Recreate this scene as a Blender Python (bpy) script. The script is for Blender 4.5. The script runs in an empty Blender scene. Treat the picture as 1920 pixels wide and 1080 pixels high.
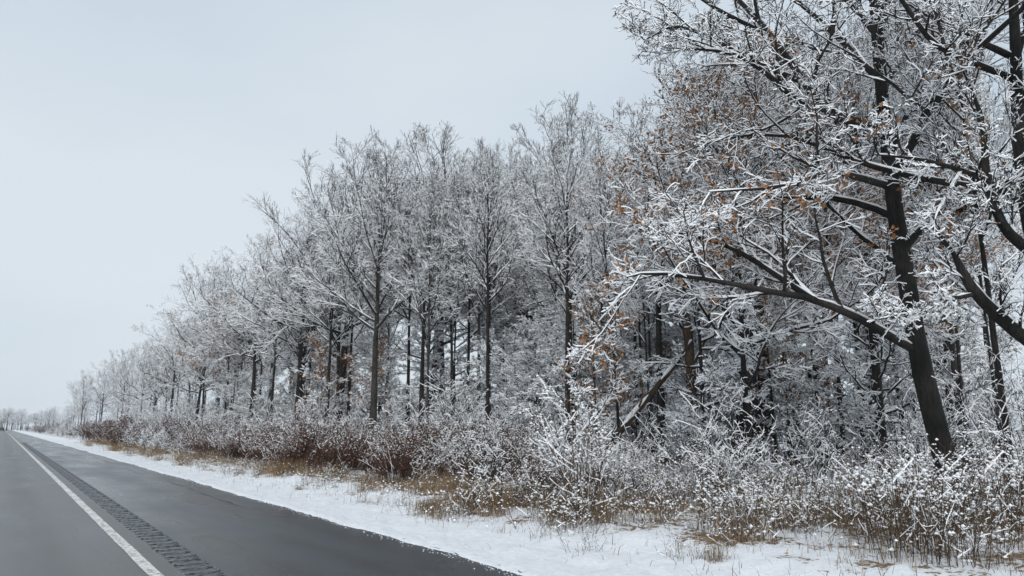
import bpy, math, random
import numpy as np
from mathutils import Vector

# ------------------------------------------------------------------ camera, world, sun, exposure
scene = bpy.context.scene
COL = scene.collection
R = math.radians
FPX, HZ = 1420.0, 802.0                      # focal length and horizon row, in pixels of the 1920 wide photograph
PITCH = math.atan((HZ - 540) / FPX)
YAW = math.atan(955 / FPX * math.cos(PITCH))
EYE = 1.5
cam_d = bpy.data.cameras.new('camera')
cam_d.sensor_width = 36.0
cam_d.lens = 36.0 * FPX / 1920.0
cam_d.clip_end = 6000.0
cam_d.clip_start = 0.05
cam = bpy.data.objects.new('camera', cam_d)
COL.objects.link(cam)
cam.location = (0, 0, EYE)
cam.rotation_euler = (math.pi / 2 + PITCH, 0, -YAW)
scene.camera = cam

SUN_EL, SUN_AZ = R(42), R(215)               # soft light from behind the overcast, over the road side
world = bpy.data.worlds.new('World')
scene.world = world
world.use_nodes = True
wn, wl = world.node_tree.nodes, world.node_tree.links
wn.clear()
w_out = wn.new('ShaderNodeOutputWorld')
w_bg = wn.new('ShaderNodeBackground')
w_sky = wn.new('ShaderNodeTexSky')
w_sky.sky_type = 'NISHITA'
w_sky.sun_disc = False
w_sky.sun_elevation = SUN_EL
w_sky.sun_rotation = SUN_AZ
w_sky.dust_density = 3.0
w_tc = wn.new('ShaderNodeTexCoord')
w_map = wn.new('ShaderNodeMapping')
w_map.inputs['Scale'].default_value = (1.0, 1.0, 2.2)
w_noise = wn.new('ShaderNodeTexNoise')
w_noise.inputs['Scale'].default_value = 1.3
w_noise.inputs['Detail'].default_value = 4.0
w_noise.inputs['Roughness'].default_value = 0.45
w_ramp = wn.new('ShaderNodeValToRGB')        # cloud deck: thin and thick places
w_ramp.color_ramp.elements[0].position = 0.33
w_ramp.color_ramp.elements[0].color = (5.15, 6.05, 6.9, 1)
w_ramp.color_ramp.elements[1].position = 0.66
w_ramp.color_ramp.elements[1].color = (6.6, 7.2, 7.7, 1)
w_mix = wn.new('ShaderNodeMix')
w_mix.data_type = 'RGBA'
w_mix.inputs[0].default_value = 0.9
wl.new(w_tc.outputs['Generated'], w_map.inputs['Vector'])
wl.new(w_map.outputs[0], w_noise.inputs['Vector'])
wl.new(w_noise.outputs['Fac'], w_ramp.inputs[0])
wl.new(w_sky.outputs[0], w_mix.inputs[6])
wl.new(w_ramp.outputs[0], w_mix.inputs[7])
wl.new(w_mix.outputs[2], w_bg.inputs['Color'])
w_bg.inputs['Strength'].default_value = 0.1
wl.new(w_bg.outputs[0], w_out.inputs['Surface'])

sun_d = bpy.data.lights.new('sun', 'SUN')
sun_d.energy = 1.5
sun_d.angle = R(60)
sun_d.color = (1.0, 0.985, 0.96)
sun = bpy.data.objects.new('sun', sun_d)
COL.objects.link(sun)
sv = Vector((math.sin(SUN_AZ) * math.cos(SUN_EL), math.cos(SUN_AZ) * math.cos(SUN_EL), math.sin(SUN_EL)))
sun.rotation_euler = (-sv).to_track_quat('-Z', 'Y').to_euler()

vs = scene.view_settings
vs.view_transform = 'Standard'
vs.look = 'None'
vs.exposure = 0.2
vs.gamma = 1.0
vs.use_curve_mapping = False
scene.cycles.max_bounces = 8
scene.cycles.diffuse_bounces = 8
scene.cycles.volume_bounces = 1
scene.cycles.use_denoising = True

# ------------------------------------------------------------------ materials
def new_mat(name):
    m = bpy.data.materials.new(name)
    m.use_nodes = True
    nt = m.node_tree
    b = nt.nodes['Principled BSDF']
    return m, nt.nodes, nt.links, b

def noise(nd, lk, scale, detail=4, rough=0.55, vec=None, coord='Object'):
    n = nd.new('ShaderNodeTexNoise')
    n.inputs['Scale'].default_value = scale
    n.inputs['Detail'].default_value = detail
    n.inputs['Roughness'].default_value = rough
    if vec is None:
        tc = nd.new('ShaderNodeTexCoord')
        vec = tc.outputs[coord]
    lk.new(vec, n.inputs['Vector'])
    return n

def ramp(nd, lk, src, p0, c0, p1, c1):
    r = nd.new('ShaderNodeValToRGB')
    r.color_ramp.interpolation = 'EASE'
    r.color_ramp.elements[0].position = p0
    r.color_ramp.elements[0].color = (*c0, 1) if len(c0) == 3 else c0
    r.color_ramp.elements[1].position = p1
    r.color_ramp.elements[1].color = (*c1, 1) if len(c1) == 3 else c1
    lk.new(src, r.inputs[0])
    return r

def mixc(nd, lk, fac, a, b):
    m = nd.new('ShaderNodeMix')
    m.data_type = 'RGBA'
    for sock, v in ((0, fac), (6, a), (7, b)):
        if isinstance(v, (int, float)):
            m.inputs[sock].default_value = v
        elif isinstance(v, tuple):
            m.inputs[sock].default_value = (*v, 1)
        else:
            lk.new(v, m.inputs[sock])
    return m.outputs[2]

def math_n(nd, lk, op, a, b=None, clamp=False):
    m = nd.new('ShaderNodeMath')
    m.operation = op
    m.use_clamp = clamp
    for i, v in enumerate((a, b)):
        if v is None:
            continue
        if isinstance(v, (int, float)):
            m.inputs[i].default_value = v
        else:
            lk.new(v, m.inputs[i])
    return m.outputs[0]

def bump(nd, lk, h, strength, dist, b):
    n = nd.new('ShaderNodeBump')
    n.inputs['Strength'].default_value = strength
    n.inputs['Distance'].default_value = dist
    lk.new(h, n.inputs['Height'])
    lk.new(n.outputs[0], b.inputs['Normal'])

SNOW = (0.87, 0.89, 0.91)

def mat_snow():
    m, nd, lk, b = new_mat('snow')
    n = noise(nd, lk, 9.0, 3)
    lk.new(ramp(nd, lk, n.outputs['Fac'], 0.3, (0.87, 0.888, 0.91), 0.7, (0.92, 0.93, 0.945)).outputs[0], b.inputs['Base Color'])
    b.inputs['Roughness'].default_value = 0.85
    b.inputs['Specular IOR Level'].default_value = 0.2
    return m

def mat_bark(name, dark, light, plaster=0.5):
    """bark with wind-blown snow sticking to one side in patches and lying on what faces up"""
    m, nd, lk, b = new_mat(name)
    tc = nd.new('ShaderNodeTexCoord')
    mp = nd.new('ShaderNodeMapping')
    mp.inputs['Scale'].default_value = (9, 9, 1.6)
    lk.new(tc.outputs['Object'], mp.inputs['Vector'])
    n = noise(nd, lk, 3.0, 6, 0.65, mp.outputs[0])
    big = noise(nd, lk, 1.1, 3, 0.5, tc.outputs['Object'])
    f = math_n(nd, lk, 'MULTIPLY', n.outputs['Fac'], big.outputs['Fac'])
    c = ramp(nd, lk, f, 0.12, dark, 0.42, light).outputs[0]
    oi = nd.new('ShaderNodeObjectInfo')
    hv = nd.new('ShaderNodeHueSaturation')
    v = nd.new('ShaderNodeMapRange')
    v.inputs['To Min'].default_value = 0.7
    v.inputs['To Max'].default_value = 1.35
    lk.new(oi.outputs['Random'], v.inputs['Value'])
    lk.new(v.outputs[0], hv.inputs['Value'])
    lk.new(c, hv.inputs['Color'])
    ge = nd.new('ShaderNodeNewGeometry')
    dt = nd.new('ShaderNodeVectorMath')
    dt.operation = 'DOT_PRODUCT'
    lk.new(ge.outputs['Normal'], dt.inputs[0])
    dt.inputs[1].default_value = (-0.62, 0.28, 0.75)
    pn = noise(nd, lk, 5.0, 5, 0.7, tc.outputs['Object'])
    s = math_n(nd, lk, 'MULTIPLY', pn.outputs['Fac'], 0.9)
    s = math_n(nd, lk, 'ADD', s, dt.outputs['Value'])
    sr = ramp(nd, lk, s, 1.32 - plaster * 0.5 if plaster else 2, (0, 0, 0), 1.40 - plaster * 0.5 if plaster else 2.1, (1, 1, 1))
    col = mixc(nd, lk, sr.outputs[0], hv.outputs[0], SNOW)
    lk.new(col, b.inputs['Base Color'])
    b.inputs['Roughness'].default_value = 0.9
    b.inputs['Specular IOR Level'].default_value = 0.25
    bump(nd, lk, n.outputs['Fac'], 0.9, 0.03, b)
    return m

def mat_plain(name, a, c, scale=6.0, rough=0.9, per_object=0.25):
    m, nd, lk, b = new_mat(name)
    n = noise(nd, lk, scale, 3)
    cr = ramp(nd, lk, n.outputs['Fac'], 0.32, a, 0.68, c).outputs[0]
    oi = nd.new('ShaderNodeObjectInfo')
    hv = nd.new('ShaderNodeHueSaturation')
    v = nd.new('ShaderNodeMapRange')
    v.inputs['To Min'].default_value = 1 - per_object
    v.inputs['To Max'].default_value = 1 + per_object
    lk.new(oi.outputs['Random'], v.inputs['Value'])
    lk.new(v.outputs[0], hv.inputs['Value'])
    lk.new(cr, hv.inputs['Color'])
    lk.new(hv.outputs[0], b.inputs['Base Color'])
    b.inputs['Roughness'].default_value = rough
    b.inputs['Specular IOR Level'].default_value = 0.25
    return m

M_SNOW = mat_snow()
M_BARK = mat_bark('bark_dark', (0.008, 0.0075, 0.007), (0.042, 0.037, 0.033), 0.58)
M_BARKG = mat_bark('bark_grey', (0.022, 0.020, 0.018), (0.095, 0.086, 0.074), 0.45)
M_BARKB = mat_bark('bark_brown', (0.028, 0.018, 0.012), (0.12, 0.078, 0.048), 0.4)
M_TWIG = mat_plain('twig', (0.014, 0.012, 0.011), (0.042, 0.036, 0.032))
M_TWIGR = mat_plain('twig_russet', (0.028, 0.014, 0.010), (0.085, 0.044, 0.030))
M_TWIGW = mat_plain('weed_stem', (0.040, 0.026, 0.017), (0.13, 0.085, 0.05))
M_LEAF = mat_plain('oak_leaf', (0.15, 0.066, 0.026), (0.36, 0.18, 0.078), 4.0, 0.75)
M_RUST = mat_plain('rust_leaf', (0.060, 0.023, 0.012), (0.155, 0.064, 0.033), 4.0, 0.8)
M_GRASS = mat_plain('dry_grass', (0.13, 0.082, 0.042), (0.36, 0.255, 0.145), 1.2, 0.85)

# ------------------------------------------------------------------ mesh helpers
TRIS = [0]

def mesh_from(name, V, F, mi=None, mats=(), smooth=False):
    """V (N,3) floats, F (M,k) ints: all faces with k corners"""
    V = np.ascontiguousarray(V, dtype=np.float32)
    F = np.ascontiguousarray(F, dtype=np.int32)
    k = F.shape[1]
    me = bpy.data.meshes.new(name)
    me.vertices.add(len(V))
    me.vertices.foreach_set('co', V.ravel())
    me.loops.add(F.size)
    me.loops.foreach_set('vertex_index', F.ravel())
    me.polygons.add(len(F))
    me.polygons.foreach_set('loop_start', np.arange(0, F.size, k, dtype=np.int32))
    for m in mats:
        me.materials.append(m)
    if mi is not None:
        me.polygons.foreach_set('material_index', np.ascontiguousarray(mi, dtype=np.int32))
    me.polygons.foreach_set('use_smooth', np.full(len(F), smooth, dtype=bool))
    me.update(calc_edges=True)
    TRIS[0] += len(F) * (k - 2)
    return me

class Geo:
    """quads gathered from several calls"""
    def __init__(self):
        self.V, self.F, self.M, self.n = [], [], [], 0
    def add(self, V, F, M):
        self.V.append(V); self.F.append(F + self.n); self.M.append(M); self.n += len(V)
    def mesh(self, name, mats, smooth=False):
        return mesh_from(name, np.concatenate(self.V), np.concatenate(self.F), np.concatenate(self.M), mats, smooth)

def nrm(a):
    return a / np.maximum(np.linalg.norm(a, axis=-1, keepdims=True), 1e-9)

def frames(P):
    T = np.empty_like(P)
    T[:, 1:-1] = P[:, 2:] - P[:, :-2]
    T[:, 0] = P[:, 1] - P[:, 0]
    T[:, -1] = P[:, -1] - P[:, -2]
    T = nrm(T)
    hl = np.linalg.norm(T[..., :2], axis=-1)
    s = np.zeros_like(T)
    safe = np.maximum(hl, 1e-4)
    s[..., 0] = T[..., 1] / safe
    s[..., 1] = -T[..., 0] / safe
    bad = hl < 0.02
    s[bad] = (0.4, 0.9, 0)
    s = nrm(s - T * np.sum(s * T, -1, keepdims=True))
    return T, s, np.cross(s, T), hl

def strip(B, n, k):
    """quad indices of B tubes with n rings of k corners"""
    b = np.arange(B)[:, None, None] * (n * k)
    i = np.arange(n - 1)[None, :, None] * k
    j = np.arange(k)[None, None, :]
    j2 = (j + 1) % k
    return np.stack([b + i + j, b + i + j2, b + i + k + j2, b + i + k + j], -1).reshape(-1, 4)

def round_tube(geo, P, Rd, k, mat, rng=None, rough=0.0):
    T = frames(P)[0]
    B, n = P.shape[:2]
    mean = np.abs(T.mean(1))                      # one steady reference per branch keeps the rings from twisting
    ref = np.eye(3)[np.argmin(mean, -1)][:, None, :] * np.ones((1, n, 1))
    s = nrm(ref - T * np.sum(ref * T, -1, keepdims=True))
    u = np.cross(s, T)
    a = np.arange(k) / k * 2 * np.pi
    rr = Rd[..., None] * np.ones(k)
    if rough and rng is not None:
        rr = rr * (1 + rough * rng.normal(size=rr.shape))
    V = P[:, :, None, :] + rr[..., None] * (np.cos(a)[None, None, :, None] * s[:, :, None, :] + np.sin(a)[None, None, :, None] * u[:, :, None, :])
    F = strip(B, n, k)
    geo.add(V.reshape(-1, 3), F, np.full(len(F), mat))

def snow_ridge(geo, P, Rd, rng, mat, thick=0.05, cover=0.75):
    """a lumpy ridge of snow lying along the top of limbs"""
    T, s, u, hl = frames(P)
    B, n = P.shape[:2]
    lump = np.clip(rng.normal(0.75, 0.4, (B, n)), 0.05, 1.6) * np.clip((hl - 0.30) / 0.4, 0, 1)
    lump *= rng.random((B, n)) < cover
    h = thick * lump
    w = np.minimum(Rd * 0.85, 0.075) * np.clip(lump * 1.6, 0.02, 1)
    c = P + u * (Rd * 0.72)[..., None]
    V = np.stack([c - u * 0.02, c + s * w[..., None] + u * (h * 0.25)[..., None], c + s * (w * 0.45)[..., None] + u * (h + Rd * 0.28)[..., None] * np.clip(lump, 0, 1)[..., None],
                  c - s * (w * 0.5)[..., None] + u * (h * 0.9 + Rd * 0.28)[..., None] * np.clip(lump, 0, 1)[..., None], c - s * w[..., None] + u * (h * 0.2)[..., None]], 2)
    F = strip(B, n, 5)
    geo.add(V.reshape(-1, 3), F, np.full(len(F), mat))

def twig_tubes(geo, P, Rd, rng, snow, sides, bark, sm, bare=0.25, lumpy=0.5, top=None):
    """twigs with their load of snow: sides 3 = bark below and two snow flanks, sides 4 = bark keel and two snow flanks"""
    T, s, u, hl = frames(P)
    B, n = P.shape[:2]
    load = np.clip(rng.normal(1.0, lumpy, (B, n)), 0.0, 2.2) * np.clip(rng.normal(1.0, 0.35, (B, 1)), 0.2, 2)
    load = np.minimum(load, 1.7) * np.clip((hl - 0.12) / 0.5, 0, 1)
    load *= (rng.random((B, 1)) > bare)
    if top:
        load *= np.clip(1.15 - 0.75 * np.clip(P[..., 2] / top, 0, 1) ** 1.5, 0.2, 1.1)
    S = snow * load
    if sides == 3:
        w = (Rd + 0.24 * S)[..., None]
        V = np.stack([P - s * w - u * Rd[..., None], P + s * w - u * Rd[..., None], P + u * (Rd + S)[..., None]], 2)
        seg = (S[:, :-1] + S[:, 1:]) / 2
        on = seg > 0.12 * snow
        M = np.where(on[..., None] & np.array([False, True, True]), sm, bark)
    else:
        w = (Rd * 1.05 + 0.22 * S)[..., None]
        V = np.stack([P - u * Rd[..., None] * 1.1, P + s * w + u * (S * 0.12)[..., None], P + u * (Rd + S)[..., None], P - s * w + u * (S * 0.12)[..., None]], 2)
        seg = (S[:, :-1] + S[:, 1:]) / 2
        on = seg > 0.12 * snow
        M = np.where(on[..., None] & np.array([False, True, True, False]), sm, bark)
    F = strip(B, n, sides)
    geo.add(V.reshape(-1, 3), F, M.reshape(-1))

def grow(p, d, L, r0, r1, n, wob, up, rng, bias=None):
    B = len(p)
    P = np.empty((B, n + 1, 3))
    P[:, 0] = p
    d = nrm(d)
    for i in range(n):
        d = d + rng.normal(0, wob, (B, 3))
        d[:, 2] += up
        if bias is not None:
            d = d + bias
        d = nrm(d)
        P[:, i + 1] = P[:, i] + d * (L / n)[:, None]
    t = np.linspace(0, 1, n + 1)[None]
    return P, r0[:, None] * (1 - t) + r1[:, None] * t

def spawn(P, Rd, L, k, t0, t1, ang, asd, ratio, flat, rng, rmul=0.62, rmin=0.003, tfall=0.5):
    B, n = P.shape[:2]
    t = t0 + (t1 - t0) * ((np.arange(k)[None] + rng.random((B, k))) / k)
    f = t * (n - 1)
    i = np.minimum(f.astype(int), n - 2)
    fr = (f - i)[..., None]
    b = np.arange(B)[:, None]
    pos = P[b, i] * (1 - fr) + P[b, i + 1] * fr
    d = nrm(P[b, i + 1] - P[b, i])
    r = Rd[b, i] * (1 - fr[..., 0]) + Rd[b, i + 1] * fr[..., 0]
    hl = np.maximum(np.linalg.norm(d[..., :2], axis=-1), 1e-4)
    s = np.zeros_like(d)
    s[..., 0] = d[..., 1] / hl
    s[..., 1] = -d[..., 0] / hl
    u = np.cross(s, d)
    side = ((np.arange(k)[None] + rng.integers(0, 2, (B, 1))) % 2) * np.pi
    phi = np.where(rng.random((B, k)) < flat, side + rng.normal(0.0, 0.45, (B, k)), rng.random((B, k)) * 2 * np.pi)
    a = np.radians(rng.normal(ang, asd, (B, k)))
    dr = np.cos(a)[..., None] * d + np.sin(a)[..., None] * (np.cos(phi)[..., None] * s + np.sin(phi)[..., None] * u)
    Lc = L[:, None] * ratio * (1 - tfall * t) * rng.uniform(0.6, 1.3, (B, k))
    rc = np.maximum(np.minimum(r * rmul, Lc * 0.02), rmin)
    return pos.reshape(-1, 3), dr.reshape(-1, 3), Lc.reshape(-1), rc.reshape(-1)

def into_dome(p, d, L, env, stretch=False):
    """shorten (or, for limbs, also lengthen) branches so that their tips end on the crown's rounded outline"""
    a, zc, c = env
    def E(l):
        q = p + d * l[:, None]
        return (q[:, 0] ** 2 + q[:, 1] ** 2) / a ** 2 + ((q[:, 2] - zc) / c) ** 2
    lo, hi = np.zeros(len(p)), L * (1.8 if stretch else 1.0)
    full = E(hi) <= 1
    for _ in range(12):
        m = (lo + hi) / 2
        inside = E(m) <= 1
        lo = np.where(inside, m, lo); hi = np.where(inside, hi, m)
    out = np.where(full, L * (1.8 if stretch else 1.0), lo)
    return np.maximum(out, L * 0.3)

def smooth_path(pts, n):
    """Catmull-Rom through (x, y, z, r) points, n + 1 samples"""
    q = np.array(pts, float)
    q = np.vstack([2 * q[0] - q[1], q, 2 * q[-1] - q[-2]])
    m = len(pts) - 1
    out = []
    for t in np.linspace(0, m - 1e-6, n + 1):
        i = int(t); x = t - i
        a, b, c, d = q[i], q[i + 1], q[i + 2], q[i + 3]
        out.append(0.5 * (2 * b + (c - a) * x + (2 * a - 5 * b + 4 * c - d) * x * x + (3 * b - 3 * c + d - a) * x ** 3))
    o = np.array(out)
    return o[:, :3], np.maximum(o[:, 3], 0.006)

def blobs(C, rad, rng, flat=0.75):
    """little lumps of snow: squashed, uneven octahedra; returns V, F(tri as quads)"""
    base = np.array([[1, 0, 0], [0, 1, 0], [-1, 0, 0], [0, -1, 0], [0, 0, 1], [0, 0, -0.6]], float)
    B = len(C)
    V = base[None] * (rad[:, None, None] * np.array([1, 1, flat])) * rng.uniform(0.7, 1.3, (B, 6, 1))
    an = rng.random(B) * 2 * np.pi
    c, s = np.cos(an)[:, None], np.sin(an)[:, None]
    V = np.stack([V[..., 0] * c - V[..., 1] * s, V[..., 0] * s + V[..., 1] * c, V[..., 2]], -1) + C[:, None]
    f = np.array([[0, 1, 4], [1, 2, 4], [2, 3, 4], [3, 0, 4], [1, 0, 5], [2, 1, 5], [3, 2, 5], [0, 3, 5]])
    F = (np.arange(B)[:, None, None] * 6 + f[None]).reshape(-1, 3)
    return V.reshape(-1, 3), F

def leaf_mesh(name, C, size, rng, mat, hang=0.6):
    """curled dead leaves: two triangles folded along the midrib, with a notched outline"""
    B = len(C)
    d = rng.normal(0, 1, (B, 3)); d[:, 2] -= hang * 1.5
    d = nrm(d)
    w = nrm(np.cross(d, rng.normal(0, 1, (B, 3))))
    nn = np.cross(d, w)
    L = size * rng.uniform(0.6, 1.35, B)[:, None]
    a = C; tip = C + d * L
    l = C + d * L * 0.55 + w * L * 0.36 + nn * L * 0.16
    r = C + d * L * 0.5 - w * L * 0.34 + nn * L * 0.2
    V = np.stack([a, l, tip, r], 1).reshape(-1, 3)
    o = np.arange(B)[:, None] * 4
    F = np.concatenate([o + np.array([[0, 1, 2]]), o + np.array([[0, 2, 3]])])
    return mesh_from(name, V, F, None, [mat], False)

# ------------------------------------------------------------------ objects
def link(name, data=None, parent=None, loc=None, rz=0.0, sc=None):
    o = bpy.data.objects.new(name, data)
    COL.objects.link(o)
    if parent is not None:
        o.parent = parent
    if loc is not None:
        o.location = loc
    if rz:
        o.rotation_euler = (0, 0, rz)
    if sc is not None:
        o.scale = sc
    return o

def tag(o, label=None, cat=None, group=None, kind=None):
    if label: o['label'] = label
    if cat: o['category'] = cat
    if group: o['group'] = group
    if kind: o['kind'] = kind
    return o

def copy_tree(src, parent=None):
    c = src.copy()
    COL.objects.link(c)
    if parent is not None:
        c.parent = parent
    for ch in src.children:
        copy_tree(ch, c)
    return c

def ground_z(X, Y=0.0):
    """flat road, shallow swale along the verge, wood floor a little higher"""
    t = np.clip((np.asarray(X, float) - 4.6) / 3.0, 0, 1)
    z = -0.16 * np.sin(t * np.pi) * (t < 1)
    u = np.clip((np.asarray(X, float) - 8.0) / 10.0, 0, 1)
    return z + 0.40 * u * u * (3 - 2 * u)

def spot(px, d):
    """ground point at column px of the photograph, d metres ahead"""
    x = (px - 960) / FPX * math.cos(PITCH)
    X = d * (x * math.cos(YAW) + math.sin(YAW))
    Y = d * (-x * math.sin(YAW) + math.cos(YAW))
    return X, Y

def at(px, py, d):
    """point seen at (px, py), d metres ahead"""
    x, y = (px - 960) / FPX, (540 - py) / FPX
    cy, sy, cp, sp = math.cos(YAW), math.sin(YAW), math.cos(PITCH), math.sin(PITCH)
    v = np.array([x * cy - y * sy * sp + sy * cp, -x * sy - y * cy * sp + cy * cp, y * cp + sp])
    k = d / (cp - y * sp)
    return v * k + np.array([0, 0, EYE])

# ------------------------------------------------------------------ ground, road, verge
def sheet(name, xs, ys, zf, mat, smooth=True):
    X, Y = np.meshgrid(xs, ys)
    Z = zf(X, Y)
    V = np.stack([X, Y, Z], -1).reshape(-1, 3)
    n, m = len(ys), len(xs)
    i = np.arange(n - 1)[:, None] * m + np.arange(m - 1)[None]
    F = np.stack([i, i + 1, i + m + 1, i + m], -1).reshape(-1, 4)
    o = link(name, mesh_from(name, V, F, None, [mat], smooth))
    return o

def asphalt(name, base, spread, rough, wet, scale, coat=0.0, grit_amt=0.35):
    m, nd, lk, b = new_mat(name)
    tc = nd.new('ShaderNodeTexCoord')
    mp = nd.new('ShaderNodeMapping')
    mp.inputs['Scale'].default_value = (1.0, 0.14, 1.0)
    lk.new(tc.outputs['Object'], mp.inputs['Vector'])
    big = noise(nd, lk, scale, 2, 0.5, mp.outputs[0])
    patch = noise(nd, lk, 0.35, 2, 0.5, tc.outputs['Object'])
    fine = noise(nd, lk, 140.0, 2, 0.6, tc.outputs['Object'])
    grit = noise(nd, lk, 60.0, 2, 0.6, tc.outputs['Object'])
    f = math_n(nd, lk, 'ADD', math_n(nd, lk, 'MULTIPLY', big.outputs['Fac'], 0.55), math_n(nd, lk, 'MULTIPLY', patch.outputs['Fac'], 0.45))
    c0 = ramp(nd, lk, f, 0.38, tuple(x * (1 - spread) for x in base), 0.62, tuple(x * (1 + spread) for x in base)).outputs[0]
    g = ramp(nd, lk, grit.outputs['Fac'], 0.60, (0, 0, 0), 0.72, (1, 1, 1)).outputs[0]
    c1 = mixc(nd, lk, math_n(nd, lk, 'MULTIPLY', g, grit_amt), c0, tuple(min(1, x * 2.4 + 0.03) for x in base))
    if name == 'asphalt_lane':                    # rubber-darkened wheel paths
        sx = nd.new('ShaderNodeSeparateXYZ'); lk.new(tc.outputs['Object'], sx.inputs[0])
        t_ = math_n(nd, lk, 'ABSOLUTE', math_n(nd, lk, 'SUBTRACT', math_n(nd, lk, 'ABSOLUTE', math_n(nd, lk, 'ADD', sx.outputs['X'], 0.33)), 0.88))
        wf = ramp(nd, lk, math_n(nd, lk, 'ADD', t_, math_n(nd, lk, 'MULTIPLY', big.outputs['Fac'], 0.25)), 0.2, (0.72, 0.72, 0.73), 0.6, (1, 1, 1)).outputs[0]
        mm = nd.new('ShaderNodeMix'); mm.data_type = 'RGBA'; mm.blend_type = 'MULTIPLY'; mm.inputs[0].default_value = 1.0
        lk.new(c1, mm.inputs[6]); lk.new(wf, mm.inputs[7])
        c1 = mm.outputs[2]
    lk.new(c1, b.inputs['Base Color'])
    rr = ramp(nd, lk, f, 0.25, (rough - wet,) * 3, 0.75, (rough + wet * 0.6,) * 3).outputs[0]
    lk.new(rr, b.inputs['Roughness'])
    b.inputs['Specular IOR Level'].default_value = 0.42 if coat < 0.5 else 0.15
    bump(nd, lk, fine.outputs['Fac'], 0.35 if coat < 0.5 else 0.2, 0.003, b)
    b.inputs['Coat Weight'].default_value = coat
    cb = nd.new('ShaderNodeBump')
    cb.inputs['Strength'].default_value = 0.25
    cb.inputs['Distance'].default_value = 0.004
    lk.new(grit.outputs['Fac'], cb.inputs['Height'])
    lk.new(cb.outputs[0], b.inputs['Coat Normal'])
    wr = ramp(nd, lk, f, 0.36, (0.23,) * 3, 0.64, (0.46,) * 3).outputs[0]
    lk.new(wr, b.inputs['Coat Roughness'])
    return m

M_LANE = asphalt('asphalt_lane', (0.082, 0.082, 0.082), 0.40, 0.50, 0.12, 1.9, 0.22, 0.8)
M_SHOULDER = asphalt('asphalt_shoulder', (0.017, 0.021, 0.026), 0.45, 0.42, 0.10, 1.1, 0.75, 0.10)
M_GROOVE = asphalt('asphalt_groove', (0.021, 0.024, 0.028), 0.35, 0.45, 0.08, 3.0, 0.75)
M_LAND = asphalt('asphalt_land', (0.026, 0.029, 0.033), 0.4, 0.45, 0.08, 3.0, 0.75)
M_BAND = asphalt('asphalt_band', (0.019, 0.022, 0.026), 0.3, 0.45, 0.08, 3.0, 0.65)

def mat_paint():
    m, nd, lk, b = new_mat('road_paint')
    n = noise(nd, lk, 14.0, 5, 0.7)
    n2 = noise(nd, lk, 1.3, 3)
    f = math_n(nd, lk, 'ADD', n.outputs['Fac'], math_n(nd, lk, 'MULTIPLY', n2.outputs['Fac'], 0.35))
    lk.new(ramp(nd, lk, f, 0.50, (0.17, 0.17, 0.165), 0.74, (0.68, 0.68, 0.65)).outputs[0], b.inputs['Base Color'])
    b.inputs['Roughness'].default_value = 0.6
    return m
M_PAINT = mat_paint()

def mat_ground_snow(name, litter):
    m, nd, lk, b = new_mat(name)
    tc = nd.new('ShaderNodeTexCoord')
    n1 = noise(nd, lk, 0.9, 5, 0.62, tc.outputs['Object'])
    n2 = noise(nd, lk, 12.0, 4, 0.65, tc.outputs['Object'])
    n3 = noise(nd, lk, 60.0, 2, 0.6, tc.outputs['Object'])
    f = math_n(nd, lk, 'ADD', math_n(nd, lk, 'MULTIPLY', n1.outputs['Fac'], 0.6), math_n(nd, lk, 'MULTIPLY', n2.outputs['Fac'], 0.4))
    snow = ramp(nd, lk, n2.outputs['Fac'], 0.3, (0.66, 0.685, 0.715), 0.7, (0.76, 0.78, 0.805)).outputs[0]
    lit = ramp(nd, lk, n3.outputs['Fac'], 0.35, (0.10, 0.062, 0.032), 0.7, (0.30, 0.21, 0.12)).outputs[0]
    if name == 'verge_snow':                      # dead grass shows through from about a metre and a half off the asphalt
        sx = nd.new('ShaderNodeSeparateXYZ')
        lk.new(tc.outputs['Object'], sx.inputs[0])
        mr = nd.new('ShaderNodeMapRange')
        mr.inputs['From Min'].default_value = 5.7; mr.inputs['From Max'].default_value = 7.8
        mr.inputs['To Min'].default_value = -0.05; mr.inputs['To Max'].default_value = 0.165
        lk.new(sx.outputs['X'], mr.inputs['Value'])
        f = math_n(nd, lk, 'ADD', f, mr.outputs[0])
    k = ramp(nd, lk, f, litter, (0, 0, 0), litter + 0.06, (1, 1, 1)).outputs[0]
    lk.new(mixc(nd, lk, k, snow, lit), b.inputs['Base Color'])
    b.inputs['Roughness'].default_value = 0.9
    b.inputs['Specular IOR Level'].default_value = 0.2
    bump(nd, lk, n2.outputs['Fac'], 0.5, 0.04, b)
    return m
M_VERGE = mat_ground_snow('verge_snow', 0.66)
M_FLOOR = mat_ground_snow('wood_floor_snow', 0.57)

rg = np.random.default_rng(7)
LINE_X, EDGE_X = 1.47, 4.63
GX0, GX1 = 1.72, 2.10                                     # the milled rumble strip lies between these
far_y = np.concatenate([np.arange(-30, 60, 6.0), np.arange(60, 300, 30.0), np.array([300, 500, 900, 1400, 2000])])
g = sheet('ground', np.concatenate([[-1400, -400, -100, -30, -10], [4.5], np.arange(8, 44, 2.0), [60, 100, 300, 1400]]),
          np.concatenate([[-500, -100], far_y]), lambda X, Y: np.where(X < 4.6, -0.3, ground_z(X) - 0.06), M_FLOOR)
tag(g, kind='structure')
road = sheet('road', np.array([-6.6, -2.2, LINE_X - 0.02, GX0]), far_y, lambda X, Y: np.zeros_like(X), M_LANE, False)
tag(road, kind='structure')
sh = sheet('road_shoulder', np.array([GX1, 3.4, EDGE_X + 0.14, EDGE_X + 0.34]), far_y, lambda X, Y: np.where(X > EDGE_X + 0.2, -0.13, 0.0), M_SHOULDER, False)
tag(sh, kind='structure')
bed = sheet('road_bed', np.array([-6.62, EDGE_X + 0.5]), far_y, lambda X, Y: np.full_like(X, -0.09), M_SHOULDER, False)
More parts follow.
